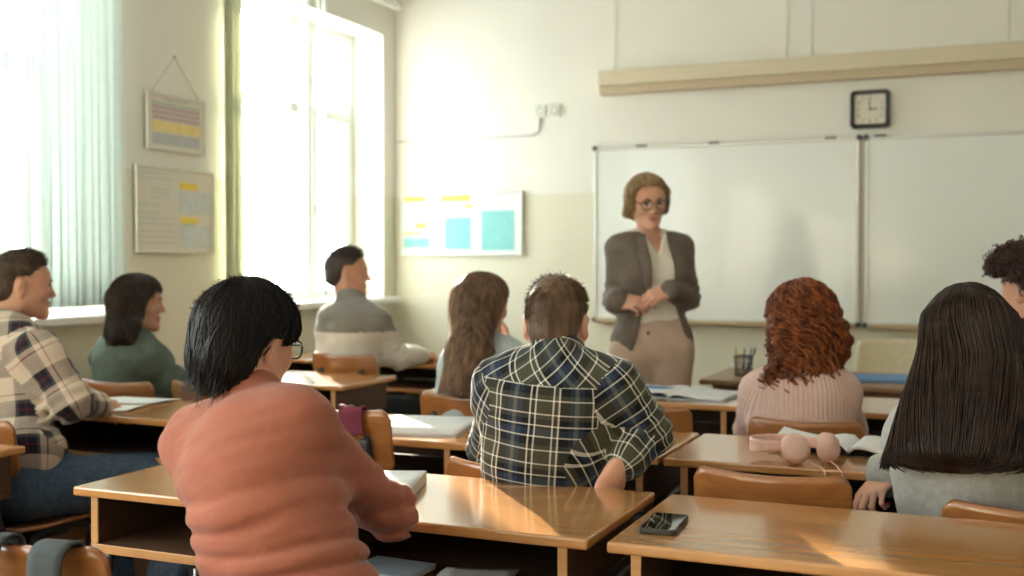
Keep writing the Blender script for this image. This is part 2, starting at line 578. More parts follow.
def hand_vols(side, curl=0.5, spread=0.12, thumb=0.6, curls=None):
    """hand in its own frame: wrist at 0, fingers along +y, back of the hand +z, thumb on side*-x for a right hand"""
    t = -1 if side == 'R' else 1
    V = [ell((0, 0.045, 0), (0.040, 0.052, 0.015), k=0.012), cone((0, -0.01, 0), (0, 0.03, 0), 0.025, 0.030, 0.02, n=(0, 0, 1), fl=0.62)]
    fl = [(t * 0.028, 0.088, 0.040, 0.024, 0.020, 0.0088), (t * 0.009, 0.093, 0.045, 0.028, 0.021, 0.0092),
          (-t * 0.010, 0.090, 0.041, 0.026, 0.020, 0.0087), (-t * 0.028, 0.080, 0.032, 0.020, 0.017, 0.0076)]
    tips = []
    for i, (x, y, l1, l2, l3, r) in enumerate(fl):
        c = (curls[i] if curls else curl) * (1 + 0.06 * i)
        p = np.array([x * 0.75, y - 0.035, 0.0]); q = np.array([x, y, 0.002])
        V.append(cone(p, q, r * 1.15, r * 1.1, 0.008))
        a = 0.0; sp = x / 0.028 * spread
        for l, da, rr in ((l1, 0.75 * c, r), (l2, 1.15 * c, r * 0.93), (l3, 0.75 * c, r * 0.82)):
            a += da
            d = np.array([math.sin(sp) * math.cos(a), math.cos(sp) * math.cos(a), -math.sin(a)])
            e = q + d * l
            V.append(cone(q, e, rr * 1.04, rr * 0.95, 0.004)); q = e
        tips.append((q, d, r))
    p = np.array([t * 0.022, 0.018, -0.004]); m = np.array([t * 0.046, 0.046, -0.014 - 0.006 * thumb])
    V.append(cone(p, m, 0.016, 0.0125, 0.014))
    e1 = m + np.array([t * 0.012 * (1 - thumb), 0.034, -0.012 * thumb - 0.004]); V.append(cone(m, e1, 0.0118, 0.0102, 0.006))
    e2 = e1 + np.array([-t * 0.012 * thumb, 0.025, -0.009 * thumb - 0.003]); V.append(cone(e1, e2, 0.0102, 0.0082, 0.005))
    tips.append((e2, unit(e2 - e1), 0.0085))
    return V, tips

class Person:
    def __init__(s, name_label, P):
        """P: joints in the room and options"""
        s.P = P
        g = lambda k: np.asarray(P[k], float)
        s.pel, s.neck, s.head = g('pelvis'), g('neck'), g('head')
        s.sh = {'L': g('shL'), 'R': g('shR')}; s.el = {'L': g('elL'), 'R': g('elR')}; s.wr = {'L': g('wrL'), 'R': g('wrR')}
        s.u = unit(s.neck - s.pel)
        r = s.sh['R'] - s.sh['L']; s.r = unit(r - s.u * (r @ s.u)); s.f = np.cross(s.u, s.r)
        h = P['hip_heading']
        s.hr = np.array([math.cos(h), -math.sin(h), 0]); s.hf = np.array([math.sin(h), math.cos(h), 0])
        s.Rh = head_frame(P['head_heading'], P.get('pitch', 0.0), P.get('roll', 0.0))
        s.w = P.get('w', 1.0); s.fem = P.get('fem', False); s.hs = P.get('head_scale', 1.0)
        s.L = np.linalg.norm(s.neck - s.pel)
        if P.get('standing'):
            s.knee = {'L': g('knL'), 'R': g('knR')}; s.ank = {'L': g('anL'), 'R': g('anR')}
        else:
            s.knee, s.ank = {}, {}
            for q, sg in (('L', -1), ('R', 1)):
                hip = s.pel + s.hr * sg * 0.085
                k = hip + s.hf * 0.41 + s.hr * sg * P.get('knee_out', 0.05); k[2] = P.get('knee_z', 0.505)
                a = k + s.hf * P.get('foot_fwd', -0.06); a[2] = 0.085
                if P.get('kn' + q) is not None: k = g('kn' + q)
                if P.get('an' + q) is not None: a = g('an' + q)
                s.knee[q], s.ank[q] = k, a
        s.root = thing('person', name_label, 'person', tuple(np.round([s.pel[0], s.pel[1], 0.0], 4)), 0.0, P.get('group'))
        s.off = np.array([s.pel[0], s.pel[1], 0.0])

    # volumes -----------------------------------------------------
    def torso(s):
        w, L, f, r, u = s.w, s.L, s.f, s.r, s.u
        mid = lambda t: s.pel + (s.neck - s.pel) * t
        Rm = lambda t: np.stack([unit(s.hr * (1 - t) + r * t), np.cross(u, unit(s.hr * (1 - t) + r * t)), u], 1)
        sl = s.P.get('slouch', 0.0)
        V = [ell(s.pel + u * 0.03 - s.hf * 0.01, (0.170 * w * (1.04 if s.fem else 1), 0.118, 0.125), Rm(0), k=0.06),
             ell(mid(0.32) - f * (0.005 + sl * 0.5), (0.138 * w * (0.93 if s.fem else 1), 0.100, 0.15), Rm(0.3), k=0.08),
             ell(mid(0.60) - f * (0.008 + sl), (0.155 * w * (0.94 if s.fem else 1), 0.112, 0.16), Rm(0.6), k=0.08),
             ell(mid(0.82) - f * (0.012 + sl * 0.8), (0.160 * w, 0.092, 0.095), Rm(1), k=0.07)]
        c = mid(0.93)
        for q in 'LR':
            V.append(cone(c - u * 0.045, s.sh[q], 0.060, 0.047 * (0.9 if s.fem else 1), 0.05, n=f, fl=0.95))
            V.append(cone(s.neck - u * 0.012, s.neck * 0.40 + s.sh[q] * 0.60 + u * 0.010, 0.040, 0.032, 0.035))
        if s.fem:
            for g in (-1, 1):
                V.append(ell(mid(0.66) + r * g * 0.072 * w + f * 0.078, (0.060, 0.055, 0.062), Rm(1), k=0.05))
        return V
    def arm(s, q, part='both', sc=1.0):
        V = []
        w = 0.88 if s.fem else 1.0
        if part in ('both', 'upper'):
            V.append(cone(s.sh[q], s.el[q], 0.047 * w * sc, 0.038 * w * sc, 0.04))
        if part in ('both', 'fore'):
            m = s.el[q] + (s.wr[q] - s.el[q]) * 0.3
            V.append(cone(s.el[q], m, 0.039 * w * sc, 0.040 * w * sc, 0.02))
            V.append(cone(m, s.wr[q], 0.040 * w * sc, 0.026 * w * sc, 0.02))
        return V
    def legs(s, q):
        hip = s.pel + s.hr * (0.088 if q == 'R' else -0.088)
        k, a = s.knee[q], s.ank[q]
        c = k + (a - k) * 0.3 - s.hf * 0.012
        return [cone(hip, k, 0.088, 0.058, 0.05), cone(k, c, 0.056, 0.056, 0.03), cone(c, a, 0.056, 0.037, 0.03)]
    def footv(s, q, h=0.0):
        a = s.ank[q]; d = unit(s.P.get('foot' + q, s.hf))
        b = np.array([a[0], a[1], 0.0])
        return [cone(b - d * 0.045 + [0, 0, 0.036], b + d * 0.13 + [0, 0, 0.030], 0.036, 0.030, 0.02),
                cone(b + d * 0.13 + [0, 0, 0.030], b + d * 0.17 + [0, 0, 0.026], 0.034, 0.026, 0.02), cone(a, b + [0, 0, 0.05], 0.036, 0.040, 0.03)]
    def handframe(s, q):
        d = s.P.get('hd' + q); n = s.P.get('hn' + q, (0, 0, 1))
        y = unit(d if d is not None else s.wr[q] - s.el[q])
        z = np.asarray(n, float); z = unit(z - y * (z @ y)); x = np.cross(y, z)
        return np.stack([x, y, z], 1)

    def region_uv(s, V, Q):
        """cloth coordinates: round the trunk and up it, round each arm and along it; one region per face"""
        s.pel_off = 0.3
        segs = [('T', s.pel - s.u * 0.3, s.neck, 0.135)]
        for q in 'LR':
            segs.append((q + 'u', s.sh[q] + (s.el[q] - s.sh[q]) * 0.12, s.el[q], 0.05)); segs.append((q + 'f', s.el[q], s.wr[q], 0.04))
        c = V[Q].mean(1)
        best = np.full(len(Q), 1e9); reg = np.zeros(len(Q), int)
        for i, (nm, a, b, r) in enumerate(segs):
            dd = dist(c, cone(a, b, r, r, n=s.f if nm == 'T' else None, fl=0.72))
            b_ = dd < best; best[b_] = dd[b_]; reg[b_] = i
        UV = np.zeros((len(Q), 4, 2))
        for i, (nm, a, b, r) in enumerate(segs):
            ii = reg == i
            if not ii.any(): continue
            p = V[Q[ii]]
            ax = unit(b - a)
            if nm == 'T':
                e1, e2 = s.r, -s.f; rr = 0.17
            else:
                e1 = unit(np.cross(ax, [0.2, 0.3, 1.0])); e2 = np.cross(ax, e1); rr = r * 1.25
            w = p - a
            x, y = w @ e1, w @ e2
            if nm == 'T':
                an = np.arctan2(x, y + 0.10)
                uu = an * 0.21
            else:
                an = np.arctan2(x, y)
                uu = an * rr
            d = an.max(1) - an.min(1)
            for_wrap = d > PI
            u4 = uu.copy()
            if for_wrap.any():
                per = 2 * PI * (0.21 if nm == 'T' else rr)
                u4[for_wrap] = np.where(u4[for_wrap] < 0, u4[for_wrap] + per, u4[for_wrap])
            vv = w @ ax
            if nm == 'T' and s.P.get('yoke'):
                yk = (vv.mean(1) - s.pel_off > s.L * s.P['yoke'])[:, None]
                u4, vv = np.where(yk, (u4 + vv) * 0.7071, u4), np.where(yk, (vv - u4) * 0.7071, vv)
            UV[ii, :, 0] = u4; UV[ii, :, 1] = vv
        return UV.reshape(-1, 2)

    # meshes ------------------------------------------------------
    def emit(s, name, V, Q, mats, mi=None, weave=False, parent=None, sm=2):
        if sm: V = relax(V, Q, sm)
        uv = s.region_uv(V, Q) if weave else None
        return np_mesh(name, V - s.off, Q, mats, mi, parent or s.root, uv)

    def body(s, skin, lip, nail=None):
        P = s.P
        hv, hsub = head_vols(s.fem)
        H = [mv(q, s.head, s.Rh, s.hs) for q in hv]; HS = [mv(q, s.head, s.Rh, s.hs) for q in hsub]
        adds = s.torso()
        for q in 'LR':
            adds += s.arm(q) + s.legs(q)
        for q in adds:                                        # the body inside its clothes is a little slimmer than they are
            if q['t'] == 'cone': q['ra'] -= 0.004; q['rb'] -= 0.002
            else: q['r'] = q['r'] - 0.006
        nk = 0.047 if s.fem else 0.054
        adds += [cone(s.head + s.Rh @ np.array([0, -0.022, -0.045]), s.neck + s.u * 0.0, nk, nk * 1.12, 0.03)]
        adds += H
        fine = [(s.head - 0.135, s.head + 0.135, 0.0034)]
        tips = []
        for q in 'LR':
            R = s.handframe(q)
            hv, tp = hand_vols(q, P.get('curl' + q, 0.5), P.get('spread', 0.12), P.get('thumb' + q, 0.6), P.get('curls' + q))
            adds += [mv(v, s.wr[q], R, 0.94 if s.fem else 1.0) for v in hv]
            c = s.wr[q] + R[:, 1] * 0.075
            if not P.get('coarse_' + q): fine.append((c - 0.105, c + 0.105, 0.0042))
            tips += [(q, s.wr[q] + R @ (a * (0.94 if s.fem else 1.0)), R @ d, r, R) for a, d, r in tp]
        for q in 'LR': adds += s.footv(q)
        V, Q = skin_of(adds, HS, step=0.011, fine=fine)
        V = relax(V, Q, 1)
        cl = (V[Q].mean(1) - s.head) @ s.Rh / s.hs
        lips = (np.abs(cl[:, 0]) < 0.024) & (cl[:, 1] > 0.08) & (cl[:, 2] < -0.0540 - np.abs(cl[:, 0]) * 0.20) & (cl[:, 2] > -0.0765 + np.abs(cl[:, 0]) * 0.40)
        s.bodyo = s.emit('body', V, Q, [skin, lip], lips.astype(int), sm=0)
        # eyes and brows
        for g in (-1, 1):
            c = s.head + s.Rh @ (np.array([g * 0.031, 0.0795, 0.000]) * s.hs)
            mb = MB(); Re = Matrix(np.column_stack([s.Rh[:, 0], s.Rh[:, 2], s.Rh[:, 1]]).tolist()).to_4x4()
            M = Matrix.Translation(Vector((c - s.off).tolist())) @ Re
            r = 0.0122 * s.hs
            prof = [(r * math.sin(a), -r * math.cos(a)) for a in np.linspace(0.02, PI - 0.02, 13)]
            b = len(mb.f); mb.lathe(prof, 14, 0, M)
            for i in range(b, len(mb.f)):
                ring = (i - b) // 14
                mb.m[i] = 2 if ring >= 11 else (1 if ring >= 10 else 0)
            mb.build('eye', [MAT['eye_white'], MAT[P.get('iris', 'iris_brown')], MAT['pupil']], s.root)
            mb = MB()
            pts = [s.head + s.Rh @ (np.array([g * x, y, z]) * s.hs) - s.off for x, y, z in ((0.012, 0.0985, 0.0180), (0.023, 0.0990, 0.0225), (0.036, 0.0935, 0.0230), (0.048, 0.0815, 0.0175))]
            mb.tube(pts, [0.0030, 0.0040, 0.0036, 0.0016], 6)
            mb.build('eyebrow', MAT[P.get('brow', 'hair_dark')], s.root)
            mb = MB()
            pts = [s.head + s.Rh @ (np.array([g * x, y, z]) * s.hs) - s.off for x, y, z in ((0.019, 0.0895, 0.002), (0.025, 0.0925, 0.0062), (0.032, 0.0925, 0.0070), (0.039, 0.0895, 0.0052), (0.045, 0.083, 0.001))]
            mb.tube(pts, [0.0010, 0.0018, 0.0022, 0.0020, 0.0010], 6)
            mb.build('eyelash', MAT['hair_black'], s.root)
        if nail is not None:
            mbn = {}
            for q, c, d, r, R in tips:
                if q not in P.get('nails', ''): continue
                mb = mbn.setdefault(q, MB())
                n = R[:, 2] if abs(d @ R[:, 2]) < 0.95 else R[:, 1]
                n = unit(n - d * (n @ d))
                x = np.cross(d, n)
                Rn = Matrix(np.column_stack([x, d, n]).tolist())
                cc = c + n * r * 0.62 + d * 0.001 - s.off
                mb.box(tuple(cc), (r * 1.5, r * 2.1, r * 0.7), r * 0.28, rot=Rn)
            for mb in mbn.values(): mb.build('fingernails', nail, s.root)

    def top(s, name, mat, infl=0.012, hem=-0.10, sleeve=(0.86, 0.86), folds=0.004, fseed=1, fscale=26, stretch=(1, 1, 2.2), step=0.0075, collar=0.0, cut=None, weave=True, extra=(), disp=None, label=None, loose=0.0, yoke=True, neckr=None, armfold=0.0, hemk=0.0):
        adds = s.torso()
        for q in adds:
            if q['t'] == 'ell' and loose: q['r'] = q['r'] + loose * np.array([1, 1, 0])
        for i, q in enumerate('LR'):
            fr = sleeve[i]
            if fr <= 0: continue
            e = s.el[q] + (s.wr[q] - s.el[q]) * max(fr - 1e-3, 0.02)
            w = (0.9 if s.fem else 1.0) * s.P.get('armw', 1.0)
            adds += [cone(s.sh[q], s.el[q], 0.047 * w + loose * 0.4, 0.041 * w + loose * 0.5, 0.045), cone(s.el[q], e, 0.043 * w + loose * 0.5, (0.043 - 0.012 * fr) * w + loose * 0.4, 0.025)]
            if s.P.get('cuff' + q):
                d = unit(s.wr[q] - s.el[q]); adds.append(cone(e - d * 0.012, e + d * 0.03, 0.038 * w + loose * 0.5, 0.040 * w + loose * 0.5, 0.006))
        if collar > 0:
            nr = neckr or (0.046 if s.fem else 0.053)
            up = unit(s.head + s.Rh @ np.array([0, -0.022, -0.045]) - s.neck)
            adds.append(cone(s.neck - up * 0.02, s.neck + up * collar, nr + 0.008, nr, 0.010))
        adds += list(extra)
        u = s.u
        sl = s.P.get('slouch', 0)
        def dp(p):
            d = folds * waves(p @ np.stack([s.r, s.f, s.u], 1), fseed, fscale, 3, stretch)
            if armfold:
                for q in 'LR':
                    ax = unit(s.el[q] - s.sh[q]); w = np.exp(-(((p - s.el[q]) ** 2).sum(-1)) / 0.012)
                    d = d + armfold * w * np.sin((p - s.el[q]) @ ax * 150 + 2 * waves(p, fseed + 3, 18, 1))
            if disp is not None: d = d + disp(p, s)
            return d
        neckc = s.neck + s.u * 0.2
        def ct(p):
            c = hem - (p - s.pel) @ s.hu(hemk)
            if cut is not None: c = np.maximum(c, cut(p, s))
            return c
        V, Q = skin_of(adds, (), step, (), ct, dp, infl)
        o = s.emit(name, V, Q, mat, None, weave)
        if label: o['label'] = label
        return o
    def hu(s, k):
        return unit(s.u * (1 - k) + np.array([0, 0, 1.0]) * k)

    def trousers(s, mat, infl=0.008, waist=0.12, folds=0.003, step=0.010, name='trousers', hem=0.0):
        adds = [ell(s.pel + s.u * 0.03 - s.hf * 0.01, (0.170 * s.w * (1.04 if s.fem else 1), 0.118, 0.125), np.stack([s.hr, np.cross(s.u, s.hr), s.u], 1), k=0.06)]
        adds.append(ell(s.pel + s.u * 0.11, (0.136 * s.w, 0.102, 0.09), np.stack([s.hr, np.cross(s.u, s.hr), s.u], 1), k=0.06))
        if s.P.get('standing'):
            adds += [ell(s.pel + s.hr * g * 0.075 - s.hf * 0.055 - s.u * 0.04, (0.085, 0.075, 0.095), k=0.06) for g in (-1, 1)]
        for q in 'LR':
            hip = s.pel + s.hr * (0.088 if q == 'R' else -0.088); k, a = s.knee[q], s.ank[q]
            adds += [cone(hip, k, 0.090, 0.064, 0.035 if s.P.get('standing') else 0.05), cone(k, a + (k - a) * 0.03, 0.063, 0.050, 0.03)]
        dp = lambda p: folds * waves(p, 5, 30, 3)
        def ct(p): return np.maximum((p - s.pel) @ s.u - waist, 0.045 + hem - p[..., 2])
        V, Q = skin_of(adds, (), step, (), ct, dp, infl)
        return s.emit(name, V, Q, mat)
    def shoes(s, mat, sole):
        for q in 'LR':
            V, Q = skin_of(s.footv(q), (), 0.008, (), lambda p: np.maximum(p[..., 2] - 0.11, 0.004 - p[..., 2]), None, 0.006)
            mi = (V[Q].mean(1)[:, 2] < 0.022).astype(int)
            s.emit('shoe', V, Q, [mat, sole], mi)

    # hair --------------------------------------------------------
    def hair(s, mat, env, hairline, axis=None, n=0, m=14, wid=0.0016, seed=3, curl=None, free=None, step=0.0045, wob=0.0, phi=(0, 360), theta0=(2, 50), endvar=0.06, inner=0.004, sink=0.0, face=None, dispa=0.0, dscale=70, taper=0.5, sm=1, split=0.36, ends=None, lift=0.0, edge=0.0, strict=None, trim=True, base_cut=None):
        """env: volumes in the head frame; hairline(p) > 0 is bare; strands run along the surface (axis) or stand free from it (free)"""
        r = np.random.default_rng(seed)
        def dp(p):
            d = dispa * waves(p, seed, dscale, 3) if dispa else np.zeros(p.shape[:-1])
            if edge: d = d - edge * np.clip(1 + hairline(p) / 0.045, 0, 1) ** 1.5
            return d
        V, Q = skin_of(env, (), step, (), hairline if base_cut is None else (lambda p: np.maximum(hairline(p), base_cut - p[..., 2])), dp, -inner)
        V = relax(V, Q, sm)
        VV, QQ = [V], [Q]; base = len(V)
        if axis is not None and n:
            ax = np.asarray(axis, float)
            sg = np.linalg.norm(np.diff(ax, axis=0), axis=1); cs = np.concatenate([[0], np.cumsum(sg)])
            ph = np.radians(r.uniform(phi[0], phi[1], n)); th0 = np.radians(r.uniform(theta0[0], theta0[1], n))
            S = np.linspace(0, 1, m)[None, :] * (1 - r.uniform(0, endvar, n))[:, None]
            if ends is not None: S = S * ends(ph)[:, None]
            wv = r.uniform(0, 6, n)[:, None]
            def follow(S):
                th = th0[:, None] + (PI / 2 - th0[:, None]) * np.clip(S / split, 0, 1)
                t = np.clip((S - split) / (1 - split), 0, 1) * cs[-1]
                c = np.stack([np.interp(t, cs, ax[:, w]) for w in range(3)], -1)
                pw = ph[:, None] + wob * np.sin(S * 9 + wv)
                D = np.stack([np.sin(th) * np.sin(pw), np.sin(th) * np.cos(pw), np.cos(th)], -1)
                R = np.full(S.shape, 0.34)
                for _ in range(34):
                    R = np.clip(R - 0.8 * evalp(c + D * R[..., None], env), 0.0, 0.4)
                return c, D, R
            if trim:                                         # a strand ends where it meets the hairline
                c, D, R = follow(S)
                bad = hairline(c + D * R[..., None]) > 0.0
                first = np.where(bad.any(1), bad.argmax(1), m - 1)
                S = S * np.maximum(S[np.arange(n), np.maximum(first, 1)] / S[:, -1], 0.05)[:, None]
            c, D, R = follow(S)
            lay = r.uniform(-1, 1, n)[:, None] * inner
            Pn = c + D * (R + lay - sink + lift * np.sin(S * PI) * r.uniform(0, 1, n)[:, None])[..., None]
            if curl:
                amp, per, jit = curl
                seg = np.linalg.norm(np.diff(Pn, axis=1), axis=-1); ln = np.concatenate([np.zeros((n, 1)), np.cumsum(seg, 1)], 1)
                an = ln / per * 2 * PI * r.uniform(0.8, 1.25, n)[:, None] + r.uniform(0, 6.28, n)[:, None]
                T_ = np.gradient(Pn, axis=1); T_ /= np.linalg.norm(T_, axis=-1, keepdims=True) + 1e-9
                a1 = np.cross(T_, D); a1 /= np.linalg.norm(a1, axis=-1, keepdims=True) + 1e-9
                ampv = amp * r.uniform(0.6, 1.3, n)[:, None] * np.clip(S * 4, 0.25, 1)
                Pn = Pn + a1 * (np.cos(an) * ampv)[..., None] + D * (np.sin(an) * ampv * 0.8)[..., None]
                Pn = Pn + jit * r.normal(size=(n, 1, 3)) * S[..., None]
            rad = wid * r.uniform(0.6, 1.3, n)[:, None] * (1 - (1 - taper) * S ** 3)
            keep = (hairline(Pn) < 0.004).mean(1) > 0.8 if face is None else face(Pn)
            if strict is not None: keep &= (hairline(Pn) < strict).all(1)
            v, q = tubes(Pn[keep], rad[keep])
            VV.append(v); QQ.append(q + base); base += len(v)
        if free:
            nn, length, out, comb, jit, grav = free['n'], free['len'], free['out'], free['comb'] if callable(free['comb']) else np.asarray(free['comb'], float), free['jit'], free.get('grav', 0.0)
            vi = r.integers(0, len(V), nn * 3)
            p0 = V[vi]
            keep = hairline(p0) < -0.002
            if free.get('where') is not None: keep &= free['where'](p0)
            p0 = p0[keep][:nn]; nn = len(p0)
            c0 = np.array([0, -0.012, 0.02]); nrm = p0 - c0; nrm /= np.linalg.norm(nrm, axis=1, keepdims=True)
            cb = comb(p0) if callable(comb) else np.broadcast_to(comb, p0.shape)
            mm = free.get('m', 4)
            ln = (length(p0) if callable(length) else np.full(nn, length)) * r.uniform(0.6, 1.25, nn)
            d = nrm * out + cb + jit * r.normal(size=(nn, 3)); d /= np.linalg.norm(d, axis=1, keepdims=True)
            Pn = np.zeros((nn, mm, 3)); Pn[:, 0] = p0 - nrm * 0.003
            for i in range(1, mm):
                Pn[:, i] = Pn[:, i - 1] + d * (ln / (mm - 1))[:, None]
                d = d + np.array([0, 0, -grav]) + cb * free.get('bend', 0.15); d /= np.linalg.norm(d, axis=1, keepdims=True)
                if grav:                                     # lie along the hair below rather than in it
                    e = evalp(Pn[:, i], env); push = np.clip(0.002 - e, 0, 0.02)
                    nn_ = Pn[:, i] - c0; nn_ /= np.linalg.norm(nn_, axis=1, keepdims=True); Pn[:, i] += nn_ * push[:, None]
            if free.get('coil'):
                amp, turns = free['coil']
                S = np.linspace(0, 1, mm)[None, :]
                an = S * turns * 2 * PI + r.uniform(0, 6.28, nn)[:, None]
                o1 = np.cross(nrm, r.normal(size=(nn, 3))); o1 /= np.linalg.norm(o1, axis=1, keepdims=True); o2 = np.cross(nrm, o1)
                Pn = Pn + amp * (o1[:, None] * np.cos(an)[..., None] + o2[:, None] * np.sin(an)[..., None]) * np.clip(S * 3, 0, 1)[..., None]
            ok = (hairline(Pn) < (0.006 if strict is None else strict)).all(1); Pn = Pn[ok]; nn = len(Pn)
            rad = free.get('wid', 0.0014) * r.uniform(0.7, 1.3, nn)[:, None] * np.linspace(1, free.get('tip', 0.35), mm)[None, :]
            v, q = tubes(Pn, rad)
            VV.append(v); QQ.append(q + base); base += len(v)
        V = np.concatenate(VV); Q = np.concatenate(QQ)
        V = s.head + (V * s.hs) @ s.Rh.T - s.off
        return np_mesh('hair', V, Q, mat, None, s.root)
    def loc(s, p):
        """a place in the room, in this person's head frame"""
        return (np.asarray(p, float) - s.head) @ s.Rh / s.hs

    def collar_flaps(s, mat, r0=0.055, top=0.040, drop=0.042, flare=0.030, gap=28, weave=True, tip=0.026):
        """turned-down shirt collar round the neck, open in front"""
        up = unit(s.head + s.Rh @ np.array([0, -0.022, -0.045]) - s.neck)
        f = unit(s.f - up * (s.f @ up)); r = np.cross(f, up)
        nu, nv = 48, 7
        P = np.zeros((nu + 1, nv + 1, 3)); U = np.zeros((nu + 1, nv + 1, 2))
        for i in range(nu + 1):
            th = math.radians(-180 + gap + (360 - 2 * gap) * i / nu); fr = (1 - math.cos(th)) / 2
            for j in range(nv + 1):
                v = j / nv
                w = max(0, v - 0.12) / 0.88
                rad = r0 + 0.004 * (1 - abs(2 * v - 1)) + (flare + 0.012 * fr) * w
                h = top - 0.042 * fr - (drop + tip * max(0, fr - 0.72) / 0.28) * w + 0.006 * math.sin(PI * min(1, v / 0.25)) * 0.5
                P[i, j] = s.neck + up * h + (-f * math.cos(th) + r * math.sin(th)) * rad + f * 0.006
                U[i, j] = (th * 0.06, v * 0.05)
        # both faces of a 3 mm cloth
        n = np.cross(np.gradient(P, axis=0), np.gradient(P, axis=1)); n /= np.linalg.norm(n, axis=-1, keepdims=True) + 1e-9
        A, B = P.reshape(-1, 3), (P - n * 0.0035).reshape(-1, 3)
        I = np.arange((nu + 1) * (nv + 1)).reshape(nu + 1, nv + 1); o = I.size
        q = np.stack([I[:-1, :-1], I[1:, :-1], I[1:, 1:], I[:-1, 1:]], -1).reshape(-1, 4)
        rim = [np.stack([I[:-1, k], I[1:, k], I[1:, k] + o, I[:-1, k] + o], -1) for k in (0, nv)] + [np.stack([I[k, :-1], I[k, 1:], I[k, 1:] + o, I[k, :-1] + o], -1) for k in (0, nu)]
        Q = np.concatenate([q, q[:, ::-1] + o] + rim)
        UV = np.concatenate([U.reshape(-1, 2)] * 2)[Q].reshape(-1, 2)
        return np_mesh('collar', np.concatenate([A, B]) - s.off, Q, mat, None, s.root, UV)

    def glasses(s, mat, glass, lw=0.025, lh=0.019):
        w = lambda x, y, z: s.head + s.Rh @ (np.array([x, y, z]) * s.hs) - s.off
        mb = MB(); gl = MB()
        for g in (-1, 1):
            ring = []
            for i in range(24):
                a = 2 * PI * i / 24
                cx, cz = abs(math.cos(a)) ** 0.7 * math.copysign(1, math.cos(a)), abs(math.sin(a)) ** 0.7 * math.copysign(1, math.sin(a))
                ring.append(w(g * 0.033 + cx * lw, 0.116 - 0.14 * abs(g * 0.033 + cx * lw), -0.002 + cz * lh))
            mb.tube(ring, 0.0019, 6, closed=True)
            gl.add([Vector(p) for p in ring], [tuple(range(24))])
            mb.tube([w(g * 0.058, 0.108, 0.008), w(g * 0.071, 0.085, 0.009), w(g * 0.080, 0.02, 0.008), w(g * 0.080, -0.02, 0.004), w(g * 0.079, -0.04, -0.015)], 0.0019, 6)
        mb.tube([w(-0.009, 0.115, 0.004), w(0, 0.118, 0.007), w(0.009, 0.115, 0.004)], 0.0018, 6)
        o = mb.build('glasses', mat, s.root)
        gl.build('lens', glass, o)

def line_cut(ys, zs):
    """bare skin below a hairline that runs from the nape (ys[0]) to the forehead; p in the head frame"""
    def f(p):
        h = np.interp(p[..., 1], ys, zs)
        return (h - p[..., 2]) * 0.9
    return f
# ------------------------------------------------------------------ the room
MAT = {}
def wall_paint(name, split=True):
    """cream above, grey-green oil paint below 1.73 m"""
    m, t, b = nt(name)
    geo = N(t, 'ShaderNodeNewGeometry')
    sep = N(t, 'ShaderNodeSeparateXYZ'); t.links.new(geo.outputs['Position'], sep.inputs[0])
    gt = N(t, 'ShaderNodeMath', operation='GREATER_THAN'); gt.inputs[1].default_value = 1.735; t.links.new(sep.outputs['Z'], gt.inputs[0])
    no = N(t, 'ShaderNodeTexNoise'); no.inputs['Scale'].default_value = 2.2; no.inputs['Detail'].default_value = 5
    t.links.new(geo.outputs['Position'], no.inputs['Vector'])
    lo = ramp(t, no.outputs['Fac'], [(0.3, (0.690, 0.665, 0.530)), (0.7, (0.725, 0.700, 0.560))])
    hi = ramp(t, no.outputs['Fac'], [(0.3, (0.770, 0.750, 0.680)), (0.7, (0.800, 0.780, 0.710))])
    mx = N(t, 'ShaderNodeMix', data_type='RGBA'); t.links.new(gt.outputs[0], mx.inputs[0]); t.links.new(lo, mx.inputs[6]); t.links.new(hi, mx.inputs[7])
    t.links.new(mx.outputs[2], b.inputs['Base Color'])
    b.inputs['Roughness'].default_value = 0.55
    n2 = N(t, 'ShaderNodeTexNoise'); n2.inputs['Scale'].default_value = 90
    t.links.new(geo.outputs['Position'], n2.inputs['Vector'])
    bp = N(t, 'ShaderNodeBump'); bp.inputs['Strength'].default_value = 0.08; bp.inputs['Distance'].default_value = 0.002
    t.links.new(n2.outputs['Fac'], bp.inputs['Height']); t.links.new(bp.outputs[0], b.inputs['Normal'])
    return m

def parquet(name):
    m, t, b = nt(name)
    tc = N(t, 'ShaderNodeTexCoord')
    br = N(t, 'ShaderNodeTexBrick'); br.inputs['Scale'].default_value = 1.0
    br.inputs['Brick Width'].default_value = 0.9; br.inputs['Row Height'].default_value = 0.09; br.inputs['Mortar Size'].default_value = 0.0025
    br.inputs['Color1'].default_value = rgba((0.190, 0.088, 0.045)); br.inputs['Color2'].default_value = rgba((0.270, 0.130, 0.066)); br.inputs['Mortar'].default_value = rgba((0.05, 0.025, 0.014))
    t.links.new(tc.outputs['Object'], br.inputs['Vector'])
    mp = N(t, 'ShaderNodeMapping'); mp.inputs['Scale'].default_value = (4, 60, 4); t.links.new(tc.outputs['Object'], mp.inputs['Vector'])
    no = N(t, 'ShaderNodeTexNoise'); no.inputs['Scale'].default_value = 1; no.inputs['Detail'].default_value = 5; t.links.new(mp.outputs[0], no.inputs['Vector'])
    mx = N(t, 'ShaderNodeMix', data_type='RGBA', blend_type='MULTIPLY'); mx.inputs[0].default_value = 0.5
    t.links.new(br.outputs['Color'], mx.inputs[6]); t.links.new(ramp(t, no.outputs['Fac'], [(0.3, (0.55, 0.5, 0.45)), (0.7, (1, 1, 1))]), mx.inputs[7])
    t.links.new(mx.outputs[2], b.inputs['Base Color'])
    b.inputs['Roughness'].default_value = 0.35
    return m

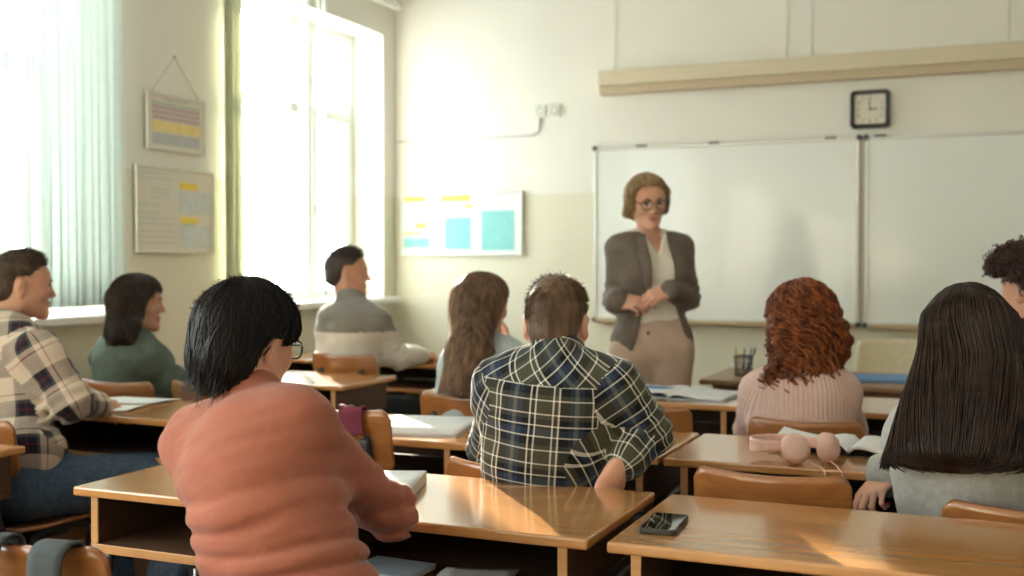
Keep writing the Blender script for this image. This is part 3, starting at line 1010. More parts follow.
def cloth_through(name, col, through):
    """thin curtain cloth: part of the light is scattered back, part comes through"""
    m = bpy.data.materials.new(name); m.use_nodes = True
    t = m.node_tree; t.nodes.clear()
    out = N(t, 'ShaderNodeOutputMaterial')
    tc = N(t, 'ShaderNodeTexCoord')
    no = N(t, 'ShaderNodeTexNoise'); no.inputs['Scale'].default_value = 40; t.links.new(tc.outputs['Object'], no.inputs['Vector'])
    c = ramp(t, no.outputs['Fac'], [(0.3, tuple(q * 0.95 for q in col)), (0.7, col)])
    d = N(t, 'ShaderNodeBsdfDiffuse'); tr = N(t, 'ShaderNodeBsdfTranslucent'); mx = N(t, 'ShaderNodeMixShader')
    t.links.new(c, d.inputs[0]); t.links.new(c, tr.inputs[0]); mx.inputs[0].default_value = through
    t.links.new(d.outputs[0], mx.inputs[1]); t.links.new(tr.outputs[0], mx.inputs[2]); t.links.new(mx.outputs[0], out.inputs[0])
    return m

def window_glass(name):
    m = bpy.data.materials.new(name); m.use_nodes = True
    t = m.node_tree; t.nodes.clear()
    out = N(t, 'ShaderNodeOutputMaterial')
    g = N(t, 'ShaderNodeBsdfGlossy'); g.inputs['Roughness'].default_value = 0.02
    tr = N(t, 'ShaderNodeBsdfTransparent'); tr.inputs[0].default_value = (0.95, 0.97, 0.96, 1)
    mx = N(t, 'ShaderNodeMixShader')
    mx.inputs[0].default_value = 0.05; t.links.new(tr.outputs[0], mx.inputs[1]); t.links.new(g.outputs[0], mx.inputs[2]); t.links.new(mx.outputs[0], out.inputs[0])
    return m

MAT.update(
    wall=wall_paint('wall paint'), floor=parquet('parquet'),
    ceiling=plain('ceiling paint', (0.86, 0.85, 0.82), 0.8), white_paint=plain('white gloss paint', (0.80, 0.82, 0.80), 0.35),
    sill=plain('sill paint', (0.80, 0.81, 0.78), 0.35), glass=window_glass('window glass'),
    skirting=plain('skirting wood', (0.26, 0.13, 0.06), 0.4, stretch=(1, 1, 12)),
    curtain=cloth_through('pale green curtain', (0.74, 0.79, 0.755), 0.42), blind=cloth_through('ivory blind cloth', (0.60, 0.65, 0.55), 0.30),
    blind_edge=cloth_through('olive curtain cloth', (0.62, 0.64, 0.49), 0.3),
    board=plain('whiteboard enamel', (0.775, 0.800, 0.765), 0.18, vary=0.015, scale=3, coat=0.2), alu=plain('brushed aluminium', (0.55, 0.55, 0.52), 0.4, 0.7, stretch=(1, 40, 40)),
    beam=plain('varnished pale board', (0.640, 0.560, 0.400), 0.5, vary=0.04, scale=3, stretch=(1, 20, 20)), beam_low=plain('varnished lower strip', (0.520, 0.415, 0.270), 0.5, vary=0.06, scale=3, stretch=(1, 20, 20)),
    tray=plain('tray wood', (0.44, 0.33, 0.19), 0.5), black_plastic=plain('black plastic', (0.012, 0.012, 0.013), 0.35), grey_plastic=plain('dark grey plastic', (0.06, 0.065, 0.07), 0.4),
    clock_face=plain('clock face', (0.72, 0.69, 0.58), 0.4, vary=0.02), ivory_plastic=plain('ivory plastic', (0.72, 0.72, 0.66), 0.4), socket_dark=plain('socket holes', (0.10, 0.11, 0.11), 0.5),
    paper=plain('paper', (0.80, 0.81, 0.80), 0.75, vary=0.02), poster=plain('poster paper', (0.74, 0.78, 0.76), 0.6, vary=0.02), poster_cream=plain('cream poster paper', (0.72, 0.69, 0.60), 0.6, vary=0.02),
    ink_yellow=plain('yellow print', (0.86, 0.68, 0.10), 0.6), ink_pale_yellow=plain('pale yellow print', (0.80, 0.66, 0.27), 0.6), ink_teal=plain('teal print', (0.23, 0.58, 0.57), 0.6), ink_mauve=plain('mauve print', (0.52, 0.40, 0.42), 0.6), ink_green=plain('grey green print', (0.46, 0.55, 0.48), 0.6),
    ink_grey=plain('grey print', (0.50, 0.52, 0.53), 0.6), ink_pale=plain('pale grey print', (0.60, 0.61, 0.59), 0.6), ink_bluegrey=plain('pale blue grey print', (0.62, 0.66, 0.65), 0.6), string=plain('string', (0.38, 0.36, 0.30), 0.8),
    eye_white=plain('eye white', (0.72, 0.70, 0.67), 0.25), iris_brown=plain('brown iris', (0.07, 0.035, 0.015), 0.2), iris_blue=plain('grey blue iris', (0.12, 0.18, 0.22), 0.2), pupil=plain('pupil', (0.004, 0.004, 0.004), 0.1),
)

WX, FY, BY, RX, HC = -3.84, 6.90, -2.6, 3.0, 3.45     # left wall, front wall, back wall, right wall, ceiling
SILL, HEADW = 1.03, 2.85
WINS = [(2.15, 4.12), (5.05, 6.73), (-2.2, 1.25)]      # along the left wall; the last, unseen, is widened to brighten the foreground

def structure(o): o['kind'] = 'structure'; return o

structure(MB().box(((WX + RX) / 2, (BY + FY) / 2, -0.05), (RX - WX + 0.8, FY - BY + 0.6, 0.1)).build('floor', MAT['floor']))
structure(MB().box(((WX + RX) / 2, (BY + FY) / 2, HC + 0.05), (RX - WX + 0.8, FY - BY + 0.6, 0.1)).build('ceiling', MAT['ceiling']))
structure(MB().box(((WX + RX) / 2, FY + 0.10, HC / 2), (RX - WX + 0.8, 0.20, HC)).build('wall_front', MAT['wall']))
structure(MB().box(((WX + RX) / 2, BY - 0.10, HC / 2), (RX - WX + 0.8, 0.20, HC)).build('wall_back', MAT['wall']))
structure(MB().box((RX + 0.10, (BY + FY) / 2, HC / 2), (0.20, FY - BY, HC)).build('wall_right', MAT['wall']))
w = MB(); TH = 0.34
ys = sorted(WINS)
y0 = BY
for a, b in ys + [(FY, FY)]:
    w.box((WX - TH / 2, (y0 + a) / 2, HC / 2), (TH, a - y0, HC)); 
    if b > a:
        w.box((WX - TH / 2, (a + b) / 2, SILL / 2), (TH, b - a, SILL)); w.box((WX - TH / 2, (a + b) / 2, (HC + HEADW) / 2), (TH, b - a, HC - HEADW))
    y0 = b
structure(w.build('wall_left', MAT['wall']))
structure(MB().box(((WX + RX) / 2, FY - 0.011, 0.05), (RX - WX, 0.022, 0.10), 0.004).build('baseboard_front', MAT['skirting']))
structure(MB().box((WX + 0.011, (BY + FY - 0.03) / 2, 0.05), (0.022, FY - BY - 0.03, 0.10), 0.004).build('baseboard_left', MAT['skirting']))
# the paint edge in the corner: a round heating pipe boxed in
for n, (a, b) in enumerate(WINS):
    X = WX - 0.27; c = (a + b) / 2; W = b - a; H = HEADW - SILL; zc = (HEADW + SILL) / 2
    f = MB()
    t = 0.062
    f.box((X, a + t / 2, zc), (0.07, t, H), 0.006); f.box((X, b - t / 2, zc), (0.07, t, H), 0.006)
    f.box((X, c, SILL + t / 2), (0.07, W - 2 * t, t), 0.006); f.box((X, c, HEADW - t / 2), (0.07, W - 2 * t, t), 0.006)
    mull = [a + W * 0.36, a + W * 0.68]
    for q in mull: f.box((X, q, zc), (0.075, 0.085, H - 2 * t), 0.006)
    zt = SILL + H * 0.68
    edges = [a + t] + mull + [b - t]
    for i in range(3):
        ya, yb = edges[i] + (0.0425 if i else 0), edges[i + 1] - (0.0425 if i < 2 else 0)
        f.box((X + 0.005, (ya + yb) / 2, zt), (0.072, yb - ya, 0.075), 0.006)
        for s in (ya, yb): f.box((X + 0.02, s + (0.022 if s == ya else -0.022), (SILL + t + zt - 0.04) / 2), (0.05, 0.044, zt - 0.04 - SILL - t), 0.005)
    o = f.build('window_%d' % (n + 1), MAT['white_paint']); structure(o)
    p = MB().box((X, c, zc), (0.006, W - 2 * t, H - 2 * t)).build('pane', MAT['glass'], o)
    s = MB().box((WX - 0.09, c, SILL - 0.014), (0.32, W - 0.004, 0.04), 0.006)
    s.box((WX + 0.045, c, SILL - 0.014), (0.09, W + 0.16, 0.04), 0.008)
    s.build('sill', MAT['sill'], o)
    h = MB().box((X + 0.05, mull[1] + 0.02, 1.62), (0.02, 0.03, 0.07), 0.006); h.tube([(X + 0.055, mull[1] + 0.02, 1.63), (X + 0.085, mull[1] + 0.02, 1.63), (X + 0.085, mull[1] + 0.02, 1.52)], 0.008)
    h.build('handle', MAT['alu'], o)

# curtains: pleated cloth hanging from a rail
def pleats(y0, y1, z0, z1, x, amp, n, ph=0.0, wide=0.0):
    def fn(u, v):
        y = y0 + (y1 - y0) * u
        a = 2 * PI * n * u + ph
        k = 0.55 + 0.45 * (1 - v) + 0.15 * math.sin(5 * u + 3)
        return (x + amp * k * (math.sin(a) + 0.35 * math.sin(2.3 * a + 1)), y + 0.012 * math.sin(3 * a) * (1 - v) + wide * math.sin(7 * u) * (1 - v), z0 + (z1 - z0) * v)
    return fn
def curtain(name, label, cat, parts, rail, group=None):
    o = thing(name, label, cat, (rail[0], (rail[1] + rail[2]) / 2, 0), 0, group)
    ox, oy = rail[0], (rail[1] + rail[2]) / 2
    for nm, fn, m, nu in parts:
        g = lambda u, v, fn=fn: (fn(u, v)[0] - ox, fn(u, v)[1] - oy, fn(u, v)[2])
        MB().sheet(g, nu, 10, 0.0015).build(nm, m, o)
    MB().box((0, 0, rail[3]), (0.05, rail[2] - rail[1], 0.045), 0.006).build('headrail', MAT['ivory_plastic'], o)
    for q in (rail[1], rail[2]):
        MB().tube([(0, (q - oy) * 0.86, rail[3] + 0.02), (WX - ox + 0.004, (q - oy) * 0.86, rail[3] + 0.02)], 0.008).build('bracket', MAT['alu'], o)
    return o
curtain('curtain', 'pale green sheer curtain hanging over the nearer left window, drawn almost shut', 'curtain',
        [('drape', pleats(1.9, 3.44, 1.08, 3.02, WX + 0.10, 0.020, 11), MAT['curtain'], 200), ('drape', pleats(3.50, 4.08, 1.08, 3.02, WX + 0.10, 0.018, 6, 1.0), MAT['curtain'], 110)], (WX + 0.10, 1.85, 4.11, 3.04))
o = curtain('vertical_blind', 'ivory vertical strip blind drawn over the left half of the farther window', 'blind',
        [('side_drape', pleats(4.87, 5.03, 1.05, 3.02, WX + 0.08, 0.012, 2, 0.5), MAT['blind_edge'], 30)], (WX + 0.10, 4.86, 6.78, 3.04))
for k in range(13):                                    # turned half open, each strip hangs from its own clip
    yk = 5.07 + 0.063 * k; a = math.radians(42 + 9 * math.sin(k * 2.3) + RNG.uniform(-6, 6)); hw = 0.044
    dx, dy = math.sin(a) * hw, -math.cos(a) * hw
    def strip(u, v, yk=yk, dx=dx, dy=dy, k=k):
        q = 2 * u - 1
        tw = 0.10 * math.sin(k + 3 * v)
        return (dx * q + 0.004 * (1 - q * q) + tw * 0.02, yk - 5.82 + dy * q * (1 + tw), 1.07 + 1.94 * v)
    MB().sheet(strip, 4, 14, 0.0006).build('strip', MAT['blind'], o)
# ------------------------------------------------------------------ desks and chairs
MAT.update(
    desk=wood('desk laminate', (0.420, 0.190, 0.056), (0.530, 0.260, 0.090), 0.22, 0, 0.85),
    desk_edge=wood('desk edge', (0.400, 0.200, 0.075), (0.560, 0.310, 0.130), 0.4, 0, 0.1),
    desk_in=wood('shaded shelf board', (0.060, 0.030, 0.016), (0.100, 0.050, 0.026), 0.55, 0, 0.0),  # the shade inside the desk compartments is put into this dark brown
    table_top=wood('table veneer', (0.210, 0.110, 0.052), (0.300, 0.165, 0.080), 0.4, 0, 0.1),
    ply=wood('chair plywood', (0.220, 0.078, 0.022), (0.340, 0.134, 0.040), 0.28, 0, 0.4),
    steel=plain('black painted tube', (0.012, 0.013, 0.016), 0.4), cap=plain('black rubber cap', (0.010, 0.010, 0.011), 0.5),
    cream_ply=plain('cream upholstery', (0.62, 0.53, 0.36), 0.7, bump=0.2), dark_wood=wood('dark veneer', (0.150, 0.065, 0.030), (0.230, 0.105, 0.050), 0.4, 0, 0.2),
)
DW, DD, DH = 1.285, 0.475, 0.75

def make_desk(label, first=True):
    o = thing('school_desk', label, 'desk', (0, 0, 0), 0, 'two-seat school desks')
    t = 0.022
    # origin: middle of the front edge (the sitter's side) on the floor, +y away from the sitter
    MB().box((0, DD / 2, DH - t / 2), (DW, DD, t), 0.005).build('tabletop', MAT['desk'], o)
    for x in (-DW / 2 + 0.055, DW / 2 - 0.055, 0):
        n = 'divider' if x == 0 else 'side_panel'
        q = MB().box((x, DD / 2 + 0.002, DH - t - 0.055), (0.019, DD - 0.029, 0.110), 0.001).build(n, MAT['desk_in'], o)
        MB().box((x, 0.0135, DH - t - 0.055), (0.020, 0.004, 0.110), 0.001).build('edge_band', MAT['desk_edge'], q)
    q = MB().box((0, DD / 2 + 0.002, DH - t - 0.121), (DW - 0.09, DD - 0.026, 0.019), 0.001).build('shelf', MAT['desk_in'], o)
    MB().box((0, 0.012, DH - t - 0.121), (DW - 0.09, 0.005, 0.021), 0.0015).build('edge_band', MAT['desk_edge'], q)
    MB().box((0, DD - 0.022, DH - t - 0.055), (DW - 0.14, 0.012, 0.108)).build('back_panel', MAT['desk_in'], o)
    MB().box((0, DD - 0.06, 0.455), (DW - 0.20, 0.014, 0.26), 0.003).build('modesty_panel', MAT['dark_wood'], o)
    for s in (-1, 1):
        x = s * (DW / 2 - 0.028)
        f = MB()
        f.tube([(x, 0.075, 0.02), (x, 0.075, 0.50), (x, 0.085, 0.56), (x, 0.11, 0.595), (x, DD - 0.11, 0.595), (x, DD - 0.085, 0.56), (x, DD - 0.075, 0.50), (x, DD - 0.075, 0.02)], 0.0145, 10)
        f.tube([(x, 0.012, 0.016), (x, DD - 0.012, 0.016)], 0.0145, 10)
        
        f.build('leg', MAT['steel'], o)
        for q in (0.008, DD - 0.008):
            MB().box((x, q, 0.014), (0.034, 0.022, 0.028), 0.006).build('foot_cap', MAT['cap'], o)
    MB().tube([(-DW / 2 + 0.028, DD - 0.075, 0.30), (DW / 2 - 0.028, DD - 0.075, 0.30)], 0.011, 8).build('crossbar', MAT['steel'], o)
    MB().tube([(-0.30, 0.02, DH - 0.163), (-0.30, 0.02, DH - 0.180), (-0.30, 0.005, DH - 0.186)], 0.005).build('bag_hook', MAT['alu'], o)
    return o

# (left end x, front y, rotation, label)
DESKS = [
    (-1.978, 1.990, 0.0, 'varnished two-seat school desk in the nearest row, bearing the white pad by the orange sweater'),
    (-0.655, 1.990, 0.0, 'varnished two-seat school desk bearing the black phone, nearest on the right'),
    (-2.095, 2.905, 0.0, 'two-seat school desk in front of the student in the green check shirt'),
    (-0.795, 2.905, 0.0, 'two-seat school desk with the pink headphones on it'),
    (-2.115, 4.060, 0.0, 'two-seat school desk carrying the open books in front of the standing teacher'),
    (-0.815, 4.060, 0.0, 'two-seat school desk in front of the red-haired student'),
    (-3.855 + 0.03, 1.905, 0.0, 'school desk cut by the left edge, behind the boy in the cream check shirt'),
    (-3.755, 2.950, 0.0, 'school desk with loose papers under the arm of the boy in the cream check shirt'),
    (-3.805, 4.060, 0.0, 'school desk in front of the dark-haired girl in the green shirt, by the left wall'),
    (-3.690, 5.100, 0.0, 'school desk at which the boy in the grey and white sweater rests his hands'),
]
desk0 = make_desk(DESKS[0][3])
for i, (x, y, rz, lab) in enumerate(DESKS):
    d = desk0 if i == 0 else copy_tree(desk0)
    d.location = (x + DW / 2, y, 0); d.rotation_euler = (0, 0, rz); d['label'] = lab

def make_chair(label):
    """origin under the middle of the seat, the sitter faces +y"""
    o = thing('school_chair', label, 'chair', (0, 0, 0), 0, 'plywood school chairs')
    W = 0.385
    def seat(u, v):
        x = (u - 0.5) * W; y = -0.19 + 0.38 * v
        k = 1 - 0.10 * max(0, (v - 0.75) / 0.25) ** 2 - 0.08 * max(0, (0.2 - v) / 0.2) ** 2
        return (x * k, y, 0.452 + 0.012 * (abs(u - 0.5) * 2) ** 2 - 0.028 * max(0, (v - 0.7) / 0.3) ** 2 + 0.006 * max(0, 0.3 - v) / 0.3)
    MB().sheet(seat, 14, 14, 0.011).build('seat', MAT['ply'], o)
    def back(u, v):
        x = (u - 0.5) * W
        e = abs(u - 0.5) * 2
        k = 1.0
        top = 0.806 - 0.010 * (1 - e ** 2) - 0.030 * max(0, (e - 0.86) / 0.14) ** 2.2
        bot = 0.628 + 0.026 * max(0, (e - 0.86) / 0.14) ** 2.2
        z = bot + (top - bot) * v
        return (x, -0.205 - 0.035 * (1 - e * e) - 0.10 * (z - 0.63) - 0.008 * v, z)
    MB().sheet(back, 64, 10, 0.011).build('backrest', MAT['ply'], o)
    r = 0.0115
    for s in (-1, 1):
        x = s * 0.150
        MB().tube([(x + s * 0.025, 0.20, 0.012), (x + s * 0.010, 0.165, 0.38), (x, 0.14, 0.425), (x, 0.05, 0.434), (x, -0.10, 0.434)], r, 10).build('leg', MAT['steel'], o)
        MB().tube([(x + s * 0.025, -0.235, 0.012), (x + s * 0.008, -0.150, 0.36), (x, -0.125, 0.425), (x, -0.08, 0.432)], r, 10).build('leg', MAT['steel'], o)
        xb = s * 0.122
        MB().tube([(x, 0.02, 0.422), (xb, -0.16, 0.424), (xb, -0.205, 0.44), (xb, -0.222, 0.50), (xb, -0.232, 0.68), (xb, -0.238, 0.735)], r, 10).build('back_post', MAT['steel'], o)
        c = MB(); c.box((xb, -0.252, 0.700), (0.036, 0.020, 0.058), 0.009, seg=3); c.lathe([(0.0, 0.004), (0.008, 0.003), (0.009, 0.0)], 12, 0, Matrix.Translation((xb, -0.262, 0.700)) @ Matrix.Rotation(PI / 2, 4, 'X'))
        c.build('bolt_cover', MAT['cap'], o)
        for q, q2 in ((0.20, 0.198), (-0.235, -0.232)):
            MB().tube([(x + s * 0.025, q, 0.0), (x + s * 0.0245, q2, 0.022)], 0.0145, 10).build('foot_cap', MAT['cap'], o)
    for q in (0.10, -0.09):
        MB().tube([(-0.152, q, 0.425), (0.152, q, 0.425)], 0.010, 8).build('seat_rail', MAT['steel'], o)
    return o

# (x, y of the seat middle, heading turned clockwise in degrees, width and height scale, label)
CHAIRS = [
    (-0.445, 2.775, 0, 0.93, 1.0, 'empty plywood school chair at the desk with the pink headphones, two black bolt covers'),
    (0.12, 2.745, 2, 1.0, 0.965, 'plywood school chair under the girl with the long black hair'),
    (-1.07, 2.775, 9, 0.96, 0.965, 'plywood school chair holding the student in the green check shirt'),
    (-1.70, 2.985, 8, 1.0, 1.07, 'empty plywood school chair just right of the orange sweater, standing askew'),
    (-0.505, 3.665, -2, 0.90, 1.0, 'plywood school chair behind the pale pink back of the red-haired student'),
    (-1.07, 3.79, 0, 1.0, 1.0, 'empty plywood school chair between the check shirt elbow and the red-haired student'),
    (-1.71, 3.84, 4, 1.0, 1.0, 'plywood school chair under the girl with long light brown hair'),
    (-2.84, 4.85, 6, 1.0, 1.04, 'plywood school chair under the boy in the grey and white sweater'),
    (-3.22, 3.70, 0, 1.0, 1.0, 'plywood school chair under the girl in the green shirt by the wall'),
    (-2.80, 3.77, 10, 1.0, 1.0, 'empty plywood school chair beside the girl in the green shirt'),
    (-2.86, 2.68, 0, 1.0, 1.0, 'plywood school chair under the boy in the cream and navy check shirt'),
    (-1.525, 1.655, 2, 1.0, 1.0, 'plywood school chair with dark bag straps over its back, lower left'),
    (-0.97, 1.655, 4, 1.0, 0.93, 'plywood school chair under the student in the orange sweater'),
    (0.12, 3.82, 0, 1.0, 1.0, 'plywood school chair under the curly-haired boy at the right edge'),
]
CH = []
chair0 = make_chair(CHAIRS[0][5])
for i, (x, y, a, sx, sz, lab) in enumerate(CHAIRS):
    c = chair0 if i == 0 else copy_tree(chair0)
    c.location = (x, y, 0); c.rotation_euler = (0, 0, -math.radians(a)); c.scale = (sx, 1, sz); c['label'] = lab
    CH.append(c)

# teacher's table and chair by the whiteboard
o = thing('teacher_table', 'dark brown table beside the teacher, below the whiteboard, with the blue folder', 'table', (-1.205 + 0.75, 5.02, 0))
MB().box((0, 0.32, 0.728), (1.50, 0.64, 0.024), 0.005).build('tabletop', MAT['table_top'], o)
MB().box((0, 0.075, 0.556), (1.40, 0.018, 0.32), 0.003).build('front_panel', MAT['dark_wood'], o)
for s in (-1, 1):
    MB().box((s * 0.69, 0.33, 0.358), (0.022, 0.56, 0.716), 0.003).build('side_panel', MAT['dark_wood'], o)
MB().box((0.42, 0.40, 0.55), (0.50, 0.44, 0.14), 0.003).build('drawer', MAT['desk_in'], o)

o = thing('teacher_chair', 'cream upholstered chair behind the dark table, under the second whiteboard', 'chair', (-0.43, 6.10, 0), math.radians(-6))
def tb(u, v):
    e = abs(u - 0.5) * 2
    x = (u - 0.5) * 0.48 * (1 - 0.12 * max(0, v - 0.8) / 0.2 * max(0, (e - 0.6) / 0.4))
    z = 0.56 + (0.86 - 0.018 * e ** 3 - 0.56) * v
    return (x, 0.20 - 0.045 * e * e + 0.06 * v, z)
MB().sheet(tb, 20, 12, 0.05).build('backrest', MAT['cream_ply'], o)
MB().box((0, 0, 0.45), (0.46, 0.44, 0.07), 0.025, seg=3).build('seat', MAT['cream_ply'], o)
for sx in (-1, 1):
    MB().tube([(sx * 0.20, 0.19, 0.60), (sx * 0.20, 0.18, 0.44), (sx * 0.21, 0.21, 0.0)], 0.013).build('leg', MAT['steel'], o)
    MB().tube([(sx * 0.20, -0.18, 0.43), (sx * 0.21, -0.20, 0.0)], 0.013).build('leg', MAT['steel'], o)
# ------------------------------------------------------------------ the people
MAT.update(
    skin_fair=skin_mat('fair skin', (0.60, 0.36, 0.26)), skin_warm=skin_mat('warm skin', (0.50, 0.28, 0.19)), skin_olive=skin_mat('olive skin', (0.50, 0.30, 0.21)),
    lips=plain('lips', (0.42, 0.17, 0.14), 0.4), nail_red=plain('red nail varnish', (0.33, 0.012, 0.015), 0.15, coat=0.6),
    hair_black=hair_mat('black hair', (0.005, 0.004, 0.004), (0.016, 0.012, 0.011), 0.36, 0.22), hair_dark=hair_mat('dark brown hair', (0.016, 0.009, 0.006), (0.045, 0.027, 0.018)),
    hair_espresso=hair_mat('long espresso hair', (0.012, 0.0065, 0.0045), (0.044, 0.025, 0.016), 0.36, 0.2), hair_brown=hair_mat('brown hair', (0.070, 0.042, 0.025), (0.180, 0.112, 0.068), 0.5, 0.25),
    hair_cocoa=hair_mat('cocoa brown hair', (0.030, 0.018, 0.011), (0.085, 0.052, 0.033), 0.5, 0.25), hair_light=hair_mat('light brown hair', (0.090, 0.052, 0.034), (0.270, 0.170, 0.108), 0.5, 0.2), hair_red=hair_mat('red hair', (0.060, 0.013, 0.004), (0.290, 0.076, 0.016), 0.42, 0.3),
    hair_blond=hair_mat('dark blond hair', (0.200, 0.120, 0.055), (0.520, 0.360, 0.190), 0.45, 0.25), hair_wine=hair_mat('dark auburn curls', (0.022, 0.008, 0.006), (0.075, 0.028, 0.018), 0.42),
    orange=knit('orange jersey', (0.315, 0.104, 0.065), rib=0.02, freq=2400), pink_knit=knit('pale pink rib knit', (0.570, 0.385, 0.325), rib=1.2, freq=560), grey_knit=knit('grey melange knit', (0.360, 0.360, 0.340), rib=0.3, freq=1300, vary=0.12),
    cuff_knit=knit('grey rib cuff', (0.33, 0.335, 0.32), rib=1.2, freq=800), green_shirt=plain('bottle green cloth', (0.085, 0.110, 0.088), 0.85, vary=0.1, spec=0.2), blue_top=plain('pale blue cotton', (0.40, 0.47, 0.49), 0.85, spec=0.2),
    stone_knit=knit('stone grey sweatshirt', (0.205, 0.190, 0.170), rib=0.2, freq=1300), white_knit=knit('off-white sweatshirt', (0.66, 0.62, 0.55), rib=0.2, freq=1300), black_top=plain('black cotton', (0.02, 0.02, 0.022), 0.9, spec=0.2),
    jacket=plain('taupe wool suiting', (0.155, 0.124, 0.102), 0.85, vary=0.10, scale=120, spec=0.2, bump=0.2, bscale=600), lining=plain('pale cuff cloth', (0.62, 0.57, 0.47), 0.8), blouse=plain('ivory blouse', (0.76, 0.71, 0.63), 0.7, vary=0.03), chino=plain('beige trouser cloth', (0.500, 0.370, 0.290), 0.85, vary=0.05, spec=0.2),
    denim=plain('blue denim', (0.055, 0.085, 0.135), 0.9, vary=0.25, scale=60, bump=0.3, bscale=700, spec=0.2), denim_pale=plain('pale denim', (0.20, 0.30, 0.40), 0.9, vary=0.2, scale=60, bump=0.3, bscale=700, spec=0.2), dark_cloth=plain('charcoal trouser cloth', (0.022, 0.026, 0.026), 0.9, spec=0.2),
    leather=plain('black leather', (0.015, 0.014, 0.013), 0.35), rubber=plain('white rubber sole', (0.5, 0.5, 0.48), 0.6), gold=plain('gold', (0.75, 0.52, 0.22), 0.25, 1.0), button=plain('horn button', (0.10, 0.06, 0.035), 0.35),
    lens=window_glass('spectacle lens'),
)
NV, OL, BK, WT, GR = (0.022, 0.040, 0.080), (0.062, 0.062, 0.040), (0.007, 0.008, 0.010), (0.80, 0.78, 0.68), (0.14, 0.15, 0.14)
MAT['check_green'] = plaid('green navy and cream check', (0.128, 0.118),
    [(0.0, OL), (0.15, WT), (0.178, OL), (0.240, WT), (0.272, BK), (0.42, NV), (0.50, GR), (0.57, NV), (0.66, BK), (0.78, WT), (0.806, BK), (0.870, WT), (0.898, OL)],
    [(0.0, OL), (0.13, WT), (0.158, OL), (0.25, BK), (0.40, WT), (0.428, NV), (0.56, BK), (0.62, WT), (0.648, BK), (0.76, OL), (0.85, WT), (0.878, OL)])
CR, DK, RD, GY = (0.60, 0.50, 0.405), (0.008, 0.008, 0.016), (0.130, 0.008, 0.016), (0.070, 0.066, 0.070)
MAT['check_cream'] = plaid('cream navy and wine check', (0.135, 0.140),
    [(0.0, CR), (0.30, GY), (0.36, DK), (0.50, RD), (0.53, DK), (0.68, GY), (0.74, CR), (0.86, RD), (0.890, CR)],
    [(0.0, CR), (0.28, DK), (0.46, RD), (0.49, DK), (0.64, GY), (0.72, CR), (0.84, RD), (0.870, CR)])

V3 = lambda *a: np.array(a, float)
deg = math.radians
def jo(**k): return k
def back_and_sides(t_top, t_side, nape=-0.085, tx=0.0):
    """short hair: a cap thicker on top"""
    return [ell((0, -0.016, 0.034), (0.077 + t_side, 0.096 + t_side, 0.083 + t_top), k=0.02),
            ell((0, 0.014, 0.062), (0.066 + t_side * 0.6, 0.070 + t_side, 0.054 + t_top), k=0.03),
            ell((0, -0.045, -0.030), (0.064 + t_side * 0.7, 0.062 + t_side * 0.8, 0.060), k=0.03)]
SHORT_Y = [-0.2, -0.11, -0.06, -0.028, -0.020, 0.012, 0.020, 0.050, 0.075, 0.13]
SHORT_Z = [-0.085, -0.082, -0.066, -0.030, 0.012, 0.012, -0.010, 0.042, 0.074, 0.080]

def finish(p, skin='skin_fair', nail=None):
    p.body(MAT[skin], MAT['lips'], nail)

# --- 1 student in the orange sweater ---------------------------------------
h = view_heading(248) + deg(40)
p1 = Person('student in orange sweater and glasses leaning on the nearest desk, back to us', dict(
    pelvis=at(314, 668, 1.93), neck=at(253, 409, 2.07), head=at(246, 345, 2.12), head_heading=h, pitch=deg(6), roll=deg(3), hip_heading=deg(4),
    shL=at(199, 438, 2.15), shR=at(297, 424, 1.99), elR=at(391, 511, 2.20), wrR=at(336, 500, 2.37), elL=at(262, 500, 2.46), wrL=at(326, 494, 2.50),
    hnR=(0.3, -0.3, 1), hnL=(-0.2, -0.2, 1), curlR=0.9, curlL=0.8, w=0.77, armw=0.86, slouch=0.022, head_scale=0.95, cuffR=True, iris='iris_brown', brow='hair_black', knee_out=0.03))
finish(p1, 'skin_fair')
def back_folds(p, s):
    """rolls of cloth round the small of the back"""
    q = p - s.pel; z = q @ s.u; x = q @ s.r; y = q @ s.f
    low = np.clip((z + 0.05) / 0.08, 0, 1) * np.clip((0.46 - z) / 0.16, 0, 1)
    q_ = z * 132 + x * 16 + 1.9 * np.sin(x * 13 + 0.6) + 1.3 * np.sin(z * 27 + x * 15 + 1)
    f = 1.0 - 2.0 * (0.5 - 0.5 * np.sin(q_)) ** 2.6
    ar = np.exp(-(((p - s.sh['R']) ** 2).sum(-1)) / 0.008) * 0
    return 0.0050 * low * f * (0.62 + 0.38 * np.sin(x * 11 + z * 23 + 2)) - ar
p1.top('sweater', MAT['orange'], infl=0.013, hem=-0.045, sleeve=(0.97, 0.96), folds=0.0055, fseed=4, fscale=22, stretch=(0.8, 0.8, 2.6), step=0.006, collar=0.014, disp=back_folds, loose=0.0, cut=lambda p, s: (0.035 - 0.95 * ((p - s.pel) @ s.r) - (p - s.pel) @ s.u) * 0.7, extra=[cone(p1.sh['L'] + p1.r * 0.030 - p1.u * 0.05, p1.pel + p1.u * 0.22 - p1.r * 0.060, 0.058, 0.040, 0.08)], armfold=0.003)
p1.trousers(MAT['denim_pale'], infl=0.006, waist=0.165)
p1.shoes(MAT['leather'], MAT['rubber'])
env = back_and_sides(0.012, 0.010) + [ell((0, -0.066, -0.050), (0.050, 0.042, 0.066), k=0.04), ell((0.0, 0.052, 0.054), (0.062, 0.058, 0.044), k=0.03),
                                     ell((0.064, 0.036, 0.034), (0.012, 0.030, 0.024), k=0.02), ell((-0.064, 0.036, 0.034), (0.012, 0.030, 0.024), k=0.02)]
hl = line_cut([-0.2, -0.11, -0.085, -0.062, -0.044, -0.030, 0.012, 0.020, 0.058, 0.080, 0.14], [-0.128, -0.122, -0.100, -0.050, 0.005, 0.024, 0.026, 0.010, 0.018, 0.034, 0.040])
